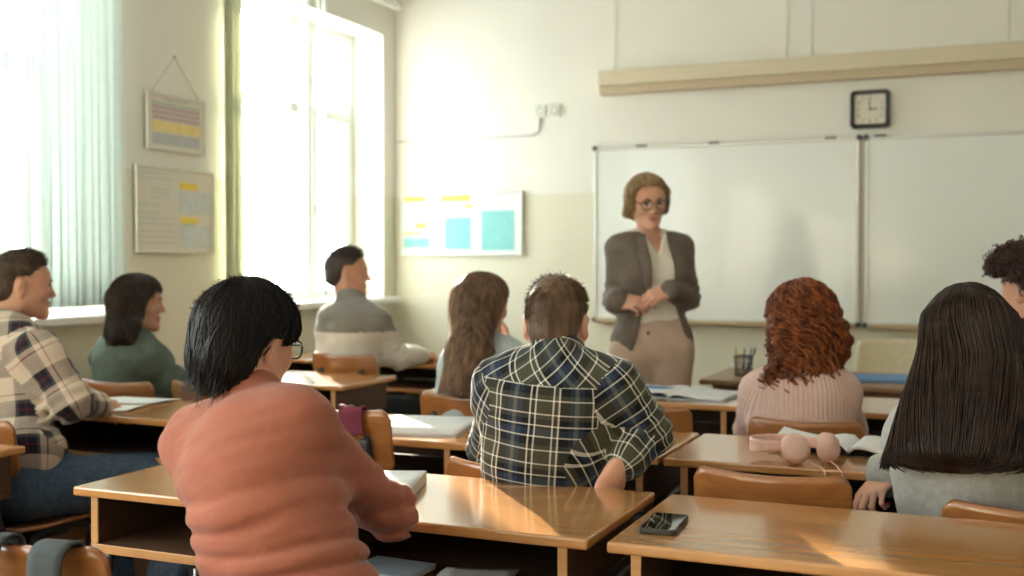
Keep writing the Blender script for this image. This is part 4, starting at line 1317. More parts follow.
p1.hair(MAT['hair_black'], env, hl, axis=[(0, -0.02, 0.03), (0, -0.04, -0.03), (0, -0.05, -0.125)], n=3000, m=13, wid=0.0012, wob=0.10, phi=(0, 360), theta0=(1, 70), endvar=0.45, dispa=0.005, dscale=60, seed=5, lift=0.006, edge=0.006, strict=0.006,
        free=dict(n=1500, len=lambda q: 0.016 + 0.030 * (q[:, 2] < -0.04), out=0.20, comb=lambda q: np.stack([0.5 * np.sin(q[:, 1] * 30), np.where(q[:, 1] > 0.0, 0.6, -0.35), np.where(q[:, 2] > 0.06, 0.1, -0.95)], 1), jit=0.20, grav=0.10, m=6, wid=0.0009, bend=0.1))
p1.glasses(MAT['black_plastic'], MAT['lens'])

# --- 2 student in the green check shirt -----------------------------------
h2 = view_heading(555) + deg(9)
p2 = Person('student in green and navy check shirt with short brown hair, back to us', dict(
    pelvis=at(543, 556, 2.79), neck=at(556, 354, 2.74), head=at(556, 324, 2.79), head_heading=h2, pitch=deg(6), hip_heading=deg(-4),
    shL=at(499, 388, 2.76), shR=at(616, 386, 2.70), elL=at(492, 447, 3.00), wrL=at(556, 441, 3.16), elR=at(645, 432, 2.72), wrR=at(615, 472, 2.62),
    hnL=(0, 0, 1), hnR=(0.7, -0.3, 0.4), hdR=(-0.35, -0.1, -0.9), curlL=0.4, curlR=0.5, w=0.97, slouch=0.01, brow='hair_brown', iris='iris_blue', cuffR=True, head_scale=0.97, yoke=0.89))
finish(p2, 'skin_fair')
p2.top('shirt', MAT['check_green'], infl=0.011, hem=-0.06, sleeve=(0.7, 0.42), folds=0.006, fseed=9, fscale=22, stretch=(1.2, 1, 1.4), step=0.0065, collar=0.012, loose=0.010, armfold=0.006)
p2.collar_flaps(MAT['check_green'], r0=0.059, top=0.038, flare=0.012, drop=0.036)
p2.trousers(MAT['denim'], waist=0.1); p2.shoes(MAT['leather'], MAT['rubber'])
hl = line_cut(SHORT_Y, SHORT_Z)
p2.hair(MAT['hair_brown'], back_and_sides(0.007, 0.004), hl, dispa=0.001, dscale=90, seed=8, edge=0.008,
        free=dict(n=15000, len=lambda q: np.interp(q[:, 2], [-0.08, 0.0, 0.05, 0.10], [0.005, 0.008, 0.013, 0.018]), out=0.34, comb=lambda q: np.stack([0.25 * np.sin(q[:, 1] * 40 + q[:, 2] * 30), np.interp(q[:, 1], [-0.06, 0.02], [-0.30, 0.55]), np.interp(q[:, 1], [-0.06, 0.02], [-0.80, 0.0]) - 0.5 * (q[:, 2] < 0.06)], 1), jit=0.22, m=4, wid=0.0008, grav=0.0))
# shirt yoke seam across the shoulders and collar fold
# --- 3 boy in the cream check shirt ---------------------------------------
b = V3(-2.86, 2.66, 0)
p3 = Person('boy in cream and navy check overshirt, in profile at the left edge', dict(
    pelvis=V3(-2.87, 2.62, 0.56), neck=at(0, 322, 3.82), head=at(21, 286, 3.84), head_heading=view_heading(22) + deg(84), pitch=deg(2), hip_heading=deg(12),
    shL=at(-40, 352, 3.98), shR=at(40, 352, 3.58), elR=at(71, 402, 3.58), wrR=at(98, 404, 3.88), elL=at(40, 398, 4.15), wrL=at(92, 402, 4.06),
    hnR=(0.6, -0.5, 0.7), hnL=(0, 0, 1), curlR=0.9, curlL=0.8, slouch=0.015, head_scale=0.97, iris='iris_brown', brow='hair_brown', knR=V3(-2.55, 3.12, 0.54), anR=V3(-2.50, 2.86, 0.085), knL=V3(-2.95, 3.10, 0.54), anL=V3(-2.75, 2.98, 0.085)))
finish(p3, 'skin_warm')
p3.top('overshirt', MAT['check_cream'], infl=0.015, hem=-0.24, hemk=0.6, sleeve=(0.8, 0.90), folds=0.006, fseed=14, fscale=20, stretch=(1, 1, 1.2), step=0.008, collar=0.012, loose=0.011, armfold=0.006)
p3.collar_flaps(MAT['check_cream'], r0=0.059, top=0.038, flare=0.012, drop=0.036)
p3.trousers(MAT['denim'], infl=0.012, waist=0.1, folds=0.004); p3.shoes(MAT['leather'], MAT['rubber'])
p3.hair(MAT['hair_cocoa'], back_and_sides(0.010, 0.003), hl, dispa=0.001, dscale=90, seed=12, edge=0.009,
        free=dict(n=3800, len=lambda q: np.interp(q[:, 2], [-0.08, 0.0, 0.05, 0.10], [0.003, 0.005, 0.012, 0.022]), out=0.40, comb=lambda q: np.stack([0 * q[:, 0], np.where(q[:, 2] > 0.06, 0.8, 0.05), np.where(q[:, 2] > 0.07, 0.25, -0.5)], 1), jit=0.2, m=4, wid=0.0012))

# --- 4 girl in the green shirt --------------------------------------------
p4 = Person('girl with long dark hair in a dark green shirt, in profile by the left wall', dict(
    pelvis=V3(-3.28, 3.66, 0.56), neck=at(127, 335, 4.72), head=at(137, 303, 4.74), head_heading=view_heading(137) + deg(92), pitch=deg(2), hip_heading=deg(8), fem=True, w=0.94,
    shL=at(104, 358, 4.90), shR=at(147, 360, 4.58), elR=at(176, 382, 4.62), wrR=at(204, 388, 4.86), elL=at(140, 384, 5.1), wrL=at(196, 386, 5.04), hnR=(0, 0, 1), hnL=(0, 0, 1), curlR=0.6, curlL=0.6, brow='hair_dark'))
finish(p4, 'skin_olive')
p4.top('shirt', MAT['green_shirt'], infl=0.013, hem=-0.08, sleeve=(0.9, 0.92), folds=0.004, fseed=21, step=0.0085, collar=0.02, loose=0.012, armfold=0.004)
p4.trousers(MAT['dark_cloth']); p4.shoes(MAT['leather'], MAT['rubber'])
bt = p4.loc(at(119, 352, 4.60)); fx = p4.Rh.T @ unit(p4.f * V3(1, 1, 0))
env = [ell((0, -0.014, 0.034), (0.083, 0.102, 0.090), k=0.02), ell((0, 0.03, 0.05), (0.074, 0.066, 0.06), k=0.03), frus((0, -0.040, 0.02), bt * 0.55 + V3(0, 0.0, -0.03), 0.086, 0.108, 0.05, n=fx, fl=(0.95, 0.72)), frus(bt * 0.55 + V3(0, 0.0, -0.03), bt + V3(0, 0, -0.01), 0.108, 0.122, 0.05, n=fx, fl=(0.72, 0.5))]
hcut = line_cut([-0.4, 0.0, 0.020, 0.040, 0.062, 0.08, 0.14], [-0.6, -0.6, -0.10, 0.0, 0.045, 0.066, 0.078])
p4.hair(MAT['hair_espresso'], env, hcut, axis=[(0, -0.01, 0.03), (0, -0.05, -0.06), bt * 0.55 + V3(0, 0, -0.03), bt + V3(0, 0, -0.012)], base_cut=bt[2] + 0.03, n=700, m=16, wid=0.0022, phi=(0, 360), theta0=(1, 60), endvar=0.16, seed=22, wob=0.04, step=0.006)

# --- 5 boy in the grey and white sweater ----------------------------------
p5 = Person('boy in a sweater grey above and white below, near the far window', dict(
    pelvis=at(352, 412, 5.59), neck=at(351, 299, 5.57), head=at(347, 273, 5.59), head_heading=view_heading(347) + deg(86), pitch=deg(0), hip_heading=deg(20), w=1.0, head_scale=1.02,
    shL=at(331, 322, 5.72), shR=at(377, 322, 5.47), elR=at(398, 357, 5.57), wrR=at(421, 356, 5.79), elL=at(375, 352, 6.02), wrL=at(416, 354, 5.95), hnR=(0.3, -0.6, 0.7), hnL=(0, -0.2, 1), curlR=1.0, curlL=1.0, brow='hair_dark', slouch=0.02))
finish(p5, 'skin_warm')
def band(V, Q, p):
    c = (V[Q].mean(1) - p.pel)
    return c
p5.top('sweater', [MAT['white_knit'], MAT['stone_knit']], infl=0.013, hem=-0.13, sleeve=(0.97, 0.97), folds=0.005, fseed=31, fscale=20, step=0.0085, collar=0.02, loose=0.014, armfold=0.005)
so5 = [c for c in p5.root.children if c.name.startswith('sweater')][-1]
me = so5.data
cc = np.zeros(len(me.polygons) * 3, np.float32); me.polygons.foreach_get('center', cc); cc = cc.reshape(-1, 3) + p5.off
hgt = (cc - p5.pel) @ p5.u
arm = np.minimum.reduce([dist(cc.astype(float), cone(p5.sh[q] + (p5.el[q] - p5.sh[q]) * 0.38, p5.wr[q], 0.05, 0.04)) for q in 'LR'])
gi = ((hgt > p5.L - 0.155) & (arm > 0.006)).astype(np.int32)
me.polygons.foreach_set('material_index', gi); me.update()
p5.trousers(MAT['dark_cloth'], infl=0.012, waist=0.08); p5.shoes(MAT['leather'], MAT['rubber'])
p5.hair(MAT['hair_dark'], back_and_sides(0.009, 0.003), hl, dispa=0.001, dscale=90, seed=33, edge=0.009,
        free=dict(n=2600, len=lambda q: np.interp(q[:, 2], [-0.08, 0.0, 0.05, 0.10], [0.004, 0.005, 0.012, 0.024]), out=0.5, comb=lambda q: np.stack([0 * q[:, 0], np.where(q[:, 2] > 0.06, 0.8, 0.05), np.where(q[:, 2] > 0.07, 0.35, -0.5)], 1), jit=0.2, m=4, wid=0.0014))

# --- 6 girl with long light brown hair ------------------------------------
p6 = Person('girl with long straight light brown hair and pale blue top, hand at her chin', dict(
    pelvis=at(470, 462, 4.12), neck=at(484, 342, 4.14), head=at(482, 305, 4.18), head_heading=view_heading(482) + deg(50), pitch=deg(4), roll=deg(2), hip_heading=deg(8), fem=True, w=0.92,
    shL=at(460, 360, 4.26), shR=at(510, 357, 4.08), elR=at(516, 396, 4.34), wrR=at(505, 350, 4.44), elL=at(464, 398, 4.5), wrL=at(500, 396, 4.55), hdR=(-0.25, 0.1, 1), hnR=(0.3, 0.9, 0.1), hnL=(0, 0, 1), curlR=1.0, curlL=0.6, brow='hair_brown'))
finish(p6, 'skin_fair')
p6.top('blouse', MAT['blue_top'], infl=0.012, hem=-0.06, sleeve=(0.9, 0.9), folds=0.004, fseed=41, step=0.0085, collar=0.012, loose=0.012)
p6.trousers(MAT['dark_cloth']); p6.shoes(MAT['leather'], MAT['rubber'])
bt = p6.loc(at(459, 398, 3.96)); md = p6.loc(at(470, 350, 4.02)); fx = p6.Rh.T @ unit(p6.f * V3(1, 1, 0))
env = [ell((0, -0.014, 0.034), (0.083, 0.102, 0.089), k=0.02), ell((0, 0.03, 0.05), (0.074, 0.066, 0.06), k=0.03), ell((0, -0.03, -0.04), (0.088, 0.085, 0.09), k=0.04), frus((0, -0.035, 0.02), md, 0.086, 0.092, 0.05, n=fx, fl=(0.95, 0.72)), frus(md, bt, 0.092, 0.100, 0.05, n=fx, fl=(0.72, 0.5))]
hcut = line_cut([-0.4, -0.010, 0.016, 0.036, 0.058, 0.08, 0.14], [-0.8, -0.8, -0.12, 0.01, 0.050, 0.068, 0.080])
p6.hair(MAT['hair_light'], env, hcut, axis=[(0, -0.01, 0.03), (0, -0.05, -0.05), md, bt], base_cut=bt[2] + 0.03, n=900, m=18, wid=0.0021, phi=(0, 360), theta0=(1, 60), endvar=0.08, seed=42, wob=0.03, step=0.006, split=0.30)

# --- 7 teacher ------------------------------------------------------------
tz = 4.98
p7 = Person('teacher with short blond hair in taupe jacket and beige trousers before the whiteboard', dict(
    pelvis=at(652, 350, tz) , neck=at(648, 234, tz + 0.03), head=at(647, 202, tz - 0.02), head_heading=math.pi + view_heading(650) - deg(17), pitch=deg(9), roll=deg(3), hip_heading=math.pi + view_heading(650) + deg(6), fem=True, w=0.93, armw=0.92, standing=True,
    shR=at(620, 248, tz - 0.02), shL=at(680, 248, tz + 0.04), elR=at(615, 300, tz + 0.06), wrR=at(617, 301, tz - 0.17), elL=at(688, 298, tz + 0.05), wrL=at(671, 290, tz - 0.20),
    hdR=RGT * 0.85 - FWD * 0.45 + V3(0, 0, -0.12), hdL=-RGT * 0.9 - FWD * 0.25 + V3(0, 0, -0.32), hnR=-FWD * 0.8 + V3(0, 0, 0.55), hnL=-FWD * 0.75 + V3(0, 0, 0.6), curlR=0.7, curlL=0.75, thumbR=0.4,
    knL=at(668, 450, tz + 0.02), knR=at(636, 450, tz), anL=at(669, 528, tz + 0.06), anR=at(634, 528, tz + 0.03), iris='iris_blue', brow='hair_brown', cuffR=True, cuffL=True))
finish(p7, 'skin_fair')
p7.trousers(MAT['chino'], infl=0.010, waist=0.175, folds=0.003, step=0.009)
p7.shoes(MAT['leather'], MAT['leather'])
p7.top('blouse', MAT['blouse'], infl=0.010, hem=0.08, sleeve=(0, 0), folds=0.003, fseed=51, step=0.007, collar=0.0, neckr=0.050, cut=lambda p, s: np.minimum((p - s.pel) @ s.f + 0.01, 0.048 * np.clip(((p - s.pel) @ s.u / s.L - 0.80) / 0.2, -1, 1.3) - np.abs((p - s.pel) @ s.r + 0.008)))
p7.collar_flaps(MAT['blouse'], r0=0.056, top=0.036, drop=0.042, flare=0.014, gap=36, tip=0.040)
def open_front(p, s):
    """the jacket stands open over the blouse and its fronts curve away at the hem"""
    q = p - s.pel; z = q @ s.u; x = q @ s.r; y = q @ s.f
    t = z / s.L
    halfw = np.interp(t, [-0.3, 0.0, 0.18, 0.30, 0.45, 0.70, 0.92, 1.02], [0.170, 0.120, 0.098, 0.082, 0.060, 0.058, 0.050, 0.058])
    front = np.minimum(y + 0.02, halfw - np.abs(x + 0.008))
    hem = np.interp(np.abs(x), [0, 0.07, 0.10, 0.14], [0.03, 0.0, -0.055, -0.075])
    arm = np.minimum.reduce([dist(p, cone(s.sh[q] + (s.el[q] - s.sh[q]) * 0.35, s.el[q], 0.065, 0.06)) for q in 'LR'] + [dist(p, cone(s.el[q], s.wr[q], 0.06, 0.05)) for q in 'LR'])
    k_ = np.clip((y + 0.06) / 0.10, 0, 1); c = np.maximum(front, hem * k_ - 0.075 * (1 - k_) - z)
    c = np.maximum(c, z - s.L - 0.012 + 0.10 * np.clip(y, 0, 1))
    return np.where(arm < 0, -1.0, c)
p7.top('jacket', MAT['jacket'], infl=0.013, hem=-0.075, sleeve=(0.90, 0.88), folds=0.004, fseed=53, fscale=20, step=0.0065, collar=0.0, loose=0.010, armfold=0.005, cut=open_front)
# lapels, buttons, wristwatch
lp = MB()
for g in (-1, 1):
    def lap(u, v, g=g):
        t = 0.46 + 0.52 * v
        x = g * (0.052 + 0.004 * v + 0.050 * u * (1 - abs(2 * v - 1.15) ** 2 * 0.65)) - 0.008
        c = p7.pel + p7.u * p7.L * t + p7.r * x
        y = 0.2
        for _ in range(24):
            y -= 0.9 * (float(evalp((c + p7.f * y)[None], JV)[0]) - 0.030)
        return tuple(c + p7.f * (y + 0.004 * (1 - u)) - p7.off)
    JV = p7.torso()
    lp.sheet(lap, 5, 12, 0.004 * g)
lo = lp.build('lapel', MAT['jacket'], p7.root)
bm_ = MB()
for t in (0.36, 0.50, 0.62, 0.73):
    c = p7.pel + p7.u * p7.L * t - p7.r * 0.008; y = 0.2
    for _ in range(24): y -= 0.9 * (float(evalp((c + p7.f * y)[None], JV)[0]) - 0.011)
    bm_.box(tuple(c + p7.f * y - p7.off), (0.009, 0.004, 0.009), 0.0018, rot=Matrix(np.column_stack([p7.r, p7.f, p7.u]).tolist()))
bm_.build('blouse_button', MAT['poster_cream'], p7.root)
c = p7.pel + p7.u * 0.085 + p7.hf * 0.135
MB().lathe([(0.0, 0.005), (0.007, 0.004), (0.008, 0.0)], 12, 0, Matrix.Translation(Vector((c - p7.off).tolist())) @ Matrix(np.column_stack([p7.hr, p7.u, p7.hf]).tolist()).to_4x4()).build('trouser_button', MAT['button'], p7.root)
d = unit(p7.wr['L'] - p7.el['L']); e1 = unit(np.cross(d, (0, 0, 1))); e2 = np.cross(d, e1)
MB().tube([tuple(p7.wr['L'] - d * 0.004 + (e1 * math.cos(a) + e2 * math.sin(a)) * 0.030 - p7.off) for a in np.linspace(0, 2 * PI, 20)[:-1]], 0.0045, 6, closed=True).build('wristwatch', MAT['gold'], p7.root)
env = [ell((0, -0.016, 0.036), (0.084, 0.102, 0.091), k=0.02), ell((0.016, 0.030, 0.066), (0.076, 0.064, 0.050), k=0.03), ell((0, -0.055, -0.030), (0.082, 0.064, 0.070), k=0.04),
       cone((0.074, 0.018, 0.045), (0.092, 0.004, -0.050), 0.027, 0.019, 0.03), cone((-0.074, 0.012, 0.04), (-0.080, 0.000, -0.042), 0.024, 0.016, 0.03)]
hcut = lambda p: np.minimum(0.9 * (np.interp(p[..., 1], [-0.4, 0.006, 0.03, 0.060, 0.085, 0.14], [-0.105, -0.100, -0.085, -0.055, 0.058, 0.072]) - p[..., 2]) * 1.0, 1) if False else np.maximum(0.9 * (np.interp(p[..., 1], [-0.4, -0.02, 0.03, 0.048, 0.070, 0.088, 0.14], [-0.110, -0.095, -0.060, 0.012, 0.078, 0.094, 0.104]) - p[..., 2]), -1)
p7.hair(MAT['hair_blond'], env, hcut, axis=[(0.02, 0.0, 0.035), (0, -0.01, 0.0), (0, -0.01, -0.095)], n=1300, m=18, wid=0.0022, phi=(0, 360), theta0=(1, 60), endvar=0.22, seed=52, wob=0.22, step=0.005, split=0.55, dispa=0.006, dscale=48, curl=(0.0035, 0.120, 0.0015))
p7.glasses(MAT['black_plastic'], MAT['lens'])

# --- 8 red-haired student -------------------------------------------------
p8 = Person('student with long curly red hair in a pale pink ribbed sweater, back to us', dict(
    pelvis=at(802, 500, 3.58), neck=at(800, 374, 3.66), head=at(801, 321, 3.70), head_heading=view_heading(801) - deg(20), pitch=deg(8), hip_heading=deg(-2), fem=True, w=0.96,
    shL=at(760, 393, 3.66), shR=at(838, 393, 3.60), elL=at(750, 432, 3.80), wrL=at(790, 404, 4.02), elR=at(850, 430, 3.78), wrR=at(815, 406, 4.0), hnL=(0, 0, 1), hnR=(0, 0, 1), brow='hair_red', slouch=0.035))
finish(p8, 'skin_fair')
p8.top('sweater', MAT['pink_knit'], infl=0.013, hem=-0.06, sleeve=(0.93, 0.93), folds=0.003, fseed=61, step=0.0075, collar=0.015, loose=0.010, armfold=0.003)
p8.trousers(MAT['denim']); p8.shoes(MAT['leather'], MAT['rubber'])
bt = p8.loc(at(800, 396, 3.57))
env = [ell((0, -0.012, 0.030), (0.100, 0.112, 0.102), k=0.02), ell((0, -0.055, -0.08), (0.122, 0.078, 0.10), k=0.06), ell(bt + V3(0, -0.005, 0.045), (0.118, 0.062, 0.085), k=0.05)]
hcut = line_cut([-0.4, -0.01, 0.02, 0.045, 0.068, 0.085, 0.14], [-0.8, -0.8, -0.14, 0.0, 0.045, 0.060, 0.078])
p8.hair(MAT['hair_red'], env, hcut, axis=[(0, -0.01, 0.03), (0, -0.045, -0.08), bt + V3(0, 0, -0.05)], n=620, m=64, wid=0.0042, phi=(0, 360), theta0=(1, 65), endvar=0.30, seed=62, curl=(0.0115, 0.050, 0.008), inner=0.010, dispa=0.008, dscale=70, wob=0.12, split=0.34)

# --- 9 girl with long black hair ------------------------------------------
p9 = Person('girl with very long black hair in grey knit, hand hanging over the desk edge', dict(
    pelvis=at(985, 585, 2.60), neck=at(966, 396, 2.52), head=at(966, 338, 2.56), head_heading=view_heading(966) - deg(22), pitch=deg(8), hip_heading=deg(-6), fem=True, w=0.98,
    shL=at(926, 430, 2.60), shR=at(1020, 426, 2.48), elL=at(966, 470, 2.96), wrL=at(890, 474, 2.78), elR=at(1052, 478, 2.62), wrR=at(1000, 470, 2.85), hdL=RGT * -0.66 - FWD * 0.5 + V3(0, 0, -0.42), hnL=RGT * -0.4 - FWD * 0.25 + V3(0, 0, 0.8), hnR=(0, 0, 1),
    curls_=0, curlsL=(0.62, 0.70, 0.80, 0.9), thumbL=0.35, cuffL=True, nails='L', brow='hair_black', slouch=0.02))
finish(p9, 'skin_fair', MAT['nail_red'])
p9.top('knit_top', MAT['grey_knit'], infl=0.014, hem=-0.06, sleeve=(0.93, 0.9), folds=0.006, fseed=71, fscale=17, step=0.0075, collar=0.015, loose=0.014, armfold=0.004)
p9.trousers(MAT['dark_cloth']); p9.shoes(MAT['leather'], MAT['rubber'])
bt = p9.loc(at(962, 474, 2.36)); md = p9.loc(at(966, 400, 2.42)); fx = p9.Rh.T @ unit(p9.f * V3(1, 1, 0))
env = [ell((0, -0.012, 0.030), (0.085, 0.104, 0.092), k=0.02), frus((0, -0.035, 0.03), bt, 0.090, 0.172, 0.06, n=fx, fl=(0.95, 0.42))]
hcut = line_cut([-0.4, -0.005, 0.020, 0.045, 0.068, 0.085, 0.14], [-0.9, -0.9, -0.30, 0.0, 0.045, 0.060, 0.078])
p9.hair(MAT['hair_espresso'], env, hcut, axis=[(0, -0.01, 0.03), (0, -0.045, -0.05), bt], n=1700, m=20, wid=0.0021, phi=(0, 360), theta0=(1, 60), endvar=0.06, seed=72, wob=0.02, split=0.26, step=0.006, inner=0.006, base_cut=bt[2] + 0.035)

# --- 10 curly-haired boy at the right edge --------------------------------
p10 = Person('boy with a dark auburn mop of curls, half cut off by the right edge', dict(
    pelvis=at(1035, 448, 3.62), neck=at(1036, 332, 3.58), head=at(1034, 290, 3.60), head_heading=view_heading(1031) - deg(50), pitch=deg(3), hip_heading=deg(-10),
    shL=at(970, 348, 3.66), shR=at(1080, 348, 3.50), elL=at(965, 420, 3.8), wrL=at(990, 408, 4.05), elR=at(1080, 420, 3.75), wrR=at(1030, 408, 3.95), hnL=(0, 0, 1), hnR=(0, 0, 1), brow='hair_dark', coarse_R=True))
finish(p10, 'skin_warm')
p10.top('t_shirt', MAT['black_top'], infl=0.012, hem=-0.06, sleeve=(0.1, 0.1), folds=0.004, fseed=81, step=0.0085, collar=0.012, loose=0.012)
p10.trousers(MAT['denim']); p10.shoes(MAT['leather'], MAT['rubber'])
env = [ell((0, -0.010, 0.040), (0.079, 0.099, 0.086), k=0.02), ell((0, 0.015, 0.078), (0.088, 0.108, 0.058), k=0.03), ell((0, -0.03, -0.02), (0.073, 0.080, 0.06), k=0.03)]
hcut = line_cut([-0.2, -0.10, -0.06, -0.026, -0.018, 0.014, 0.022, 0.050, 0.085, 0.14], [-0.090, -0.086, -0.070, -0.02, 0.022, 0.022, -0.004, 0.030, 0.050, 0.050])
p10.hair(MAT['hair_wine'], env, hcut, dispa=0.012, dscale=75, seed=82,
         free=dict(n=1100, len=0.045, out=0.8, comb=(0, 0.3, 0.0), jit=0.5, m=18, wid=0.0030, tip=0.7, coil=(0.0095, 2.0), where=lambda q: q[:, 2] > 0.015, grav=0.02))
print('people', round(time.time() - T0, 1), 's')
# ------------------------------------------------------------------ on the walls
R90 = Matrix.Rotation(PI / 2, 3, 'X')
def wall_box(mb, x0, x1, z0, z1, y, t, bevel=0.002, mi=0):
    mb.box(((x0 + x1) / 2, y - t / 2, (z0 + z1) / 2), (x1 - x0, t, z1 - z0), bevel, mi); return mb

def whiteboard(x0, x1, z0, z1, label, xt):
    o = thing('whiteboard', label, 'whiteboard', ((x0 + x1) / 2, FY, z0), 0, 'whiteboards on the front wall')
    hw, h = (x1 - x0) / 2, z1 - z0
    wall_box(MB(), -hw + 0.012, hw - 0.012, 0.012, h - 0.012, -0.004, 0.016).build('writing_surface', MAT['board'], o)
    for a, b, c, d in ((-hw, hw, h - 0.018, h), (-hw, hw, 0, 0.018), (-hw, -hw + 0.018, 0.018, h - 0.018), (hw - 0.018, hw, 0.018, h - 0.018)):
        wall_box(MB(), a, b, c, d, 0, 0.026, 0.003).build('frame_rail', MAT['alu'], o)
    MB().box((0, -0.045, -0.012), (2 * hw - 0.06, 0.09, 0.014), 0.003).box((0, -0.088, -0.004), (2 * hw - 0.06, 0.006, 0.026), 0.002).build('pen_tray', MAT['tray'], o)
    for q in (-hw, hw):
        for z in (0, h): MB().box((q * 0.997, -0.017, z), (0.030, 0.036, 0.030), 0.007).build('corner_cap', MAT['grey_plastic'], o)
    for q in xt: MB().box((q * hw, -0.016, h + 0.004), (0.07, 0.030, 0.014), 0.004).build('clip', MAT['grey_plastic'], o)
    return o
whiteboard(-2.350, -0.690, 0.905, 2.020, 'wide whiteboard behind the teacher, left of the dark upright seam', (-0.62, -0.05, 0.8))
whiteboard(-0.655, 0.98, 0.905, 2.020, 'wide whiteboard cut by the right edge, under the square clock', (-0.9, 0.1))

o = thing('wall_shelf_rail', 'long pale wooden board fixed high above the whiteboards, with a darker lower strip', 'wall rail', (-2.305, FY, 2.36))
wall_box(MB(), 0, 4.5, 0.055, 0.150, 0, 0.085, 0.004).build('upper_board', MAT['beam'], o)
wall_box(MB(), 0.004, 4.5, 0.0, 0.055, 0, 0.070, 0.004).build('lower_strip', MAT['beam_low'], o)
for px in (615, 787, 812, 1009):
    P_ = at(px, 40, 1.0) - CAM; k = (FY - 0.01) / P_[1]; x = P_[0] * k + 2.305
    MB().tube([(x, -0.006, 0.15), (x, -0.006, HC - 2.36 - 0.01)], 0.0025, 6).build('cable', MAT['ink_pale'], o)

o = thing('wall_clock', 'square black clock with pale face above the second whiteboard, reading three o\'clock', 'clock', (-0.632, FY, 2.183), 0)
RX90 = Matrix.Rotation(PI / 2, 4, 'X')
fr = MB(); outer, inner = rounded(0.224, 0.224, 0.028), rounded(0.176, 0.176, 0.014)
n = len(outer)
V = [(x, -0.0, z) for x, z in outer] + [(x, -0.040, z) for x, z in outer] + [(x * 0.95, -0.048, z * 0.95) for x, z in outer] + [(x, -0.044, z) for x, z in inner] + [(x, -0.028, z) for x, z in inner]
fr.add(V, [((j) * n + i, (j) * n + (i + 1) % n, (j + 1) * n + (i + 1) % n, (j + 1) * n + i) for j in range(4) for i in range(n)])
fr.build('case', MAT['black_plastic'], o)
MB().poly(inner, 0.004, 0, Matrix.Translation((0, -0.024, 0)) @ RX90).build('dial', MAT['clock_face'], o)
def numeral(txt, h):
    """strokes of the digits on a 2 x 4 grid, drawn as thin bars"""
    seg = {'0': [(0, 0, 2, 0), (2, 0, 2, 4), (2, 4, 0, 4), (0, 4, 0, 0)], '1': [(1, 0, 1, 4), (1, 4, 0.3, 3.2)], '2': [(0, 4, 2, 4), (2, 4, 2, 2.2), (2, 2.2, 0, 0), (0, 0, 2, 0)], '3': [(0, 4, 2, 4), (2, 4, 2, 0), (2, 0, 0, 0), (0.4, 2, 2, 2)],
           '4': [(1.6, 0, 1.6, 4), (1.6, 4, 0, 1.4), (0, 1.4, 2.2, 1.4)], '5': [(2, 4, 0, 4), (0, 4, 0, 2.2), (0, 2.2, 2, 2.2), (2, 2.2, 2, 0), (2, 0, 0, 0)], '6': [(2, 4, 0, 3), (0, 3, 0, 0), (0, 0, 2, 0), (2, 0, 2, 2), (2, 2, 0, 2)],
           '7': [(0, 4, 2, 4), (2, 4, 0.8, 0)], '8': [(0, 0, 2, 0), (2, 0, 2, 4), (2, 4, 0, 4), (0, 4, 0, 0), (0, 2, 2, 2)], '9': [(0, 0, 2, 1), (2, 1, 2, 4), (2, 4, 0, 4), (0, 4, 0, 2), (0, 2, 2, 2)]}
    s = h / 4; out = []
    w = len(txt) * 2.9 - 0.9
    for i, ch in enumerate(txt):
        for a, b, c, d in seg[ch]:
            out.append(((a + i * 2.9 - w / 2) * s, (b - 2) * s, (c + i * 2.9 - w / 2) * s, (d - 2) * s))
    return out
for k in range(1, 13):
    a = PI / 2 - k * PI / 6
    rx = 0.066; e = max(abs(math.cos(a)), abs(math.sin(a)))
    cx, cz = rx * math.cos(a) / e * (0.92 + 0.08 * e), rx * math.sin(a) / e * (0.92 + 0.08 * e)
    nm = MB()
    for x0, z0, x1, z1 in numeral(str(k), 0.017):
        nm.tube([(cx + x0, -0.0285, cz + z0), (cx + x1, -0.0285, cz + z1)], 0.0013, 5)
    nm.build('numeral', MAT['socket_dark'], o)
for nm, ang, ln, w in (('hour_hand', 0.04, 0.044, 0.0042), ('minute_hand', PI / 2 + 0.08, 0.062, 0.0034)):
    ca, sa = math.cos(ang), math.sin(ang)
    MB().box((ca * ln * 0.42, -0.031, sa * ln * 0.42), (ln * 1.16, 0.002, w * 1.6), 0.0006, rot=Matrix.Rotation(-ang, 3, 'Y')).build(nm, MAT['black_plastic'], o)
MB().lathe([(0, 0.004), (0.005, 0.003), (0.006, 0)], 12, 0, Matrix.Translation((0, -0.030, 0)) @ RX90).build('hub', MAT['black_plastic'], o)

def poster(name, label, W, H, M, back, bars, frame=None, lines=()):
    """a thin board in its own xz plane facing -y, printed blocks lie on it"""
    o = thing(name, label, 'poster', (0, 0, 0)); o.matrix_world = M
    MB().box((W / 2, -0.008, H / 2), (W, 0.014, H), 0.002).build('sheet', back, o)
    if frame:
        for a, b, c, d in ((0, W, 0, 0.012), (0, W, H - 0.012, H), (0, 0.012, 0.012, H - 0.012), (W - 0.012, W, 0.012, H - 0.012)):
            MB().box(((a + b) / 2, -0.012, (c + d) / 2), (b - a, 0.024, d - c), 0.003).build('frame_strip', frame, o)
    for x0, x1, z0, z1, m in bars:
        MB().box(((x0 + x1) / 2 * W, -0.0158, (z0 + z1) / 2 * H), ((x1 - x0) * W, 0.0016, (z1 - z0) * H)).build('printed_block', MAT[m], o)
    for x0, x1, z, m in lines:                       # rows of small print, too small to read
        mb = MB(); x = x0
        while x < x1:
            w = min(random.uniform(0.02, 0.07), x1 - x)
            mb.box(((x + w / 2) * W, -0.0156, z * H), (w * W * 0.85, 0.0012, 0.0085)); x += w
        mb.build('print_line', MAT[m], o)
    return o
M = Matrix.Translation((-3.79, FY, 1.325))
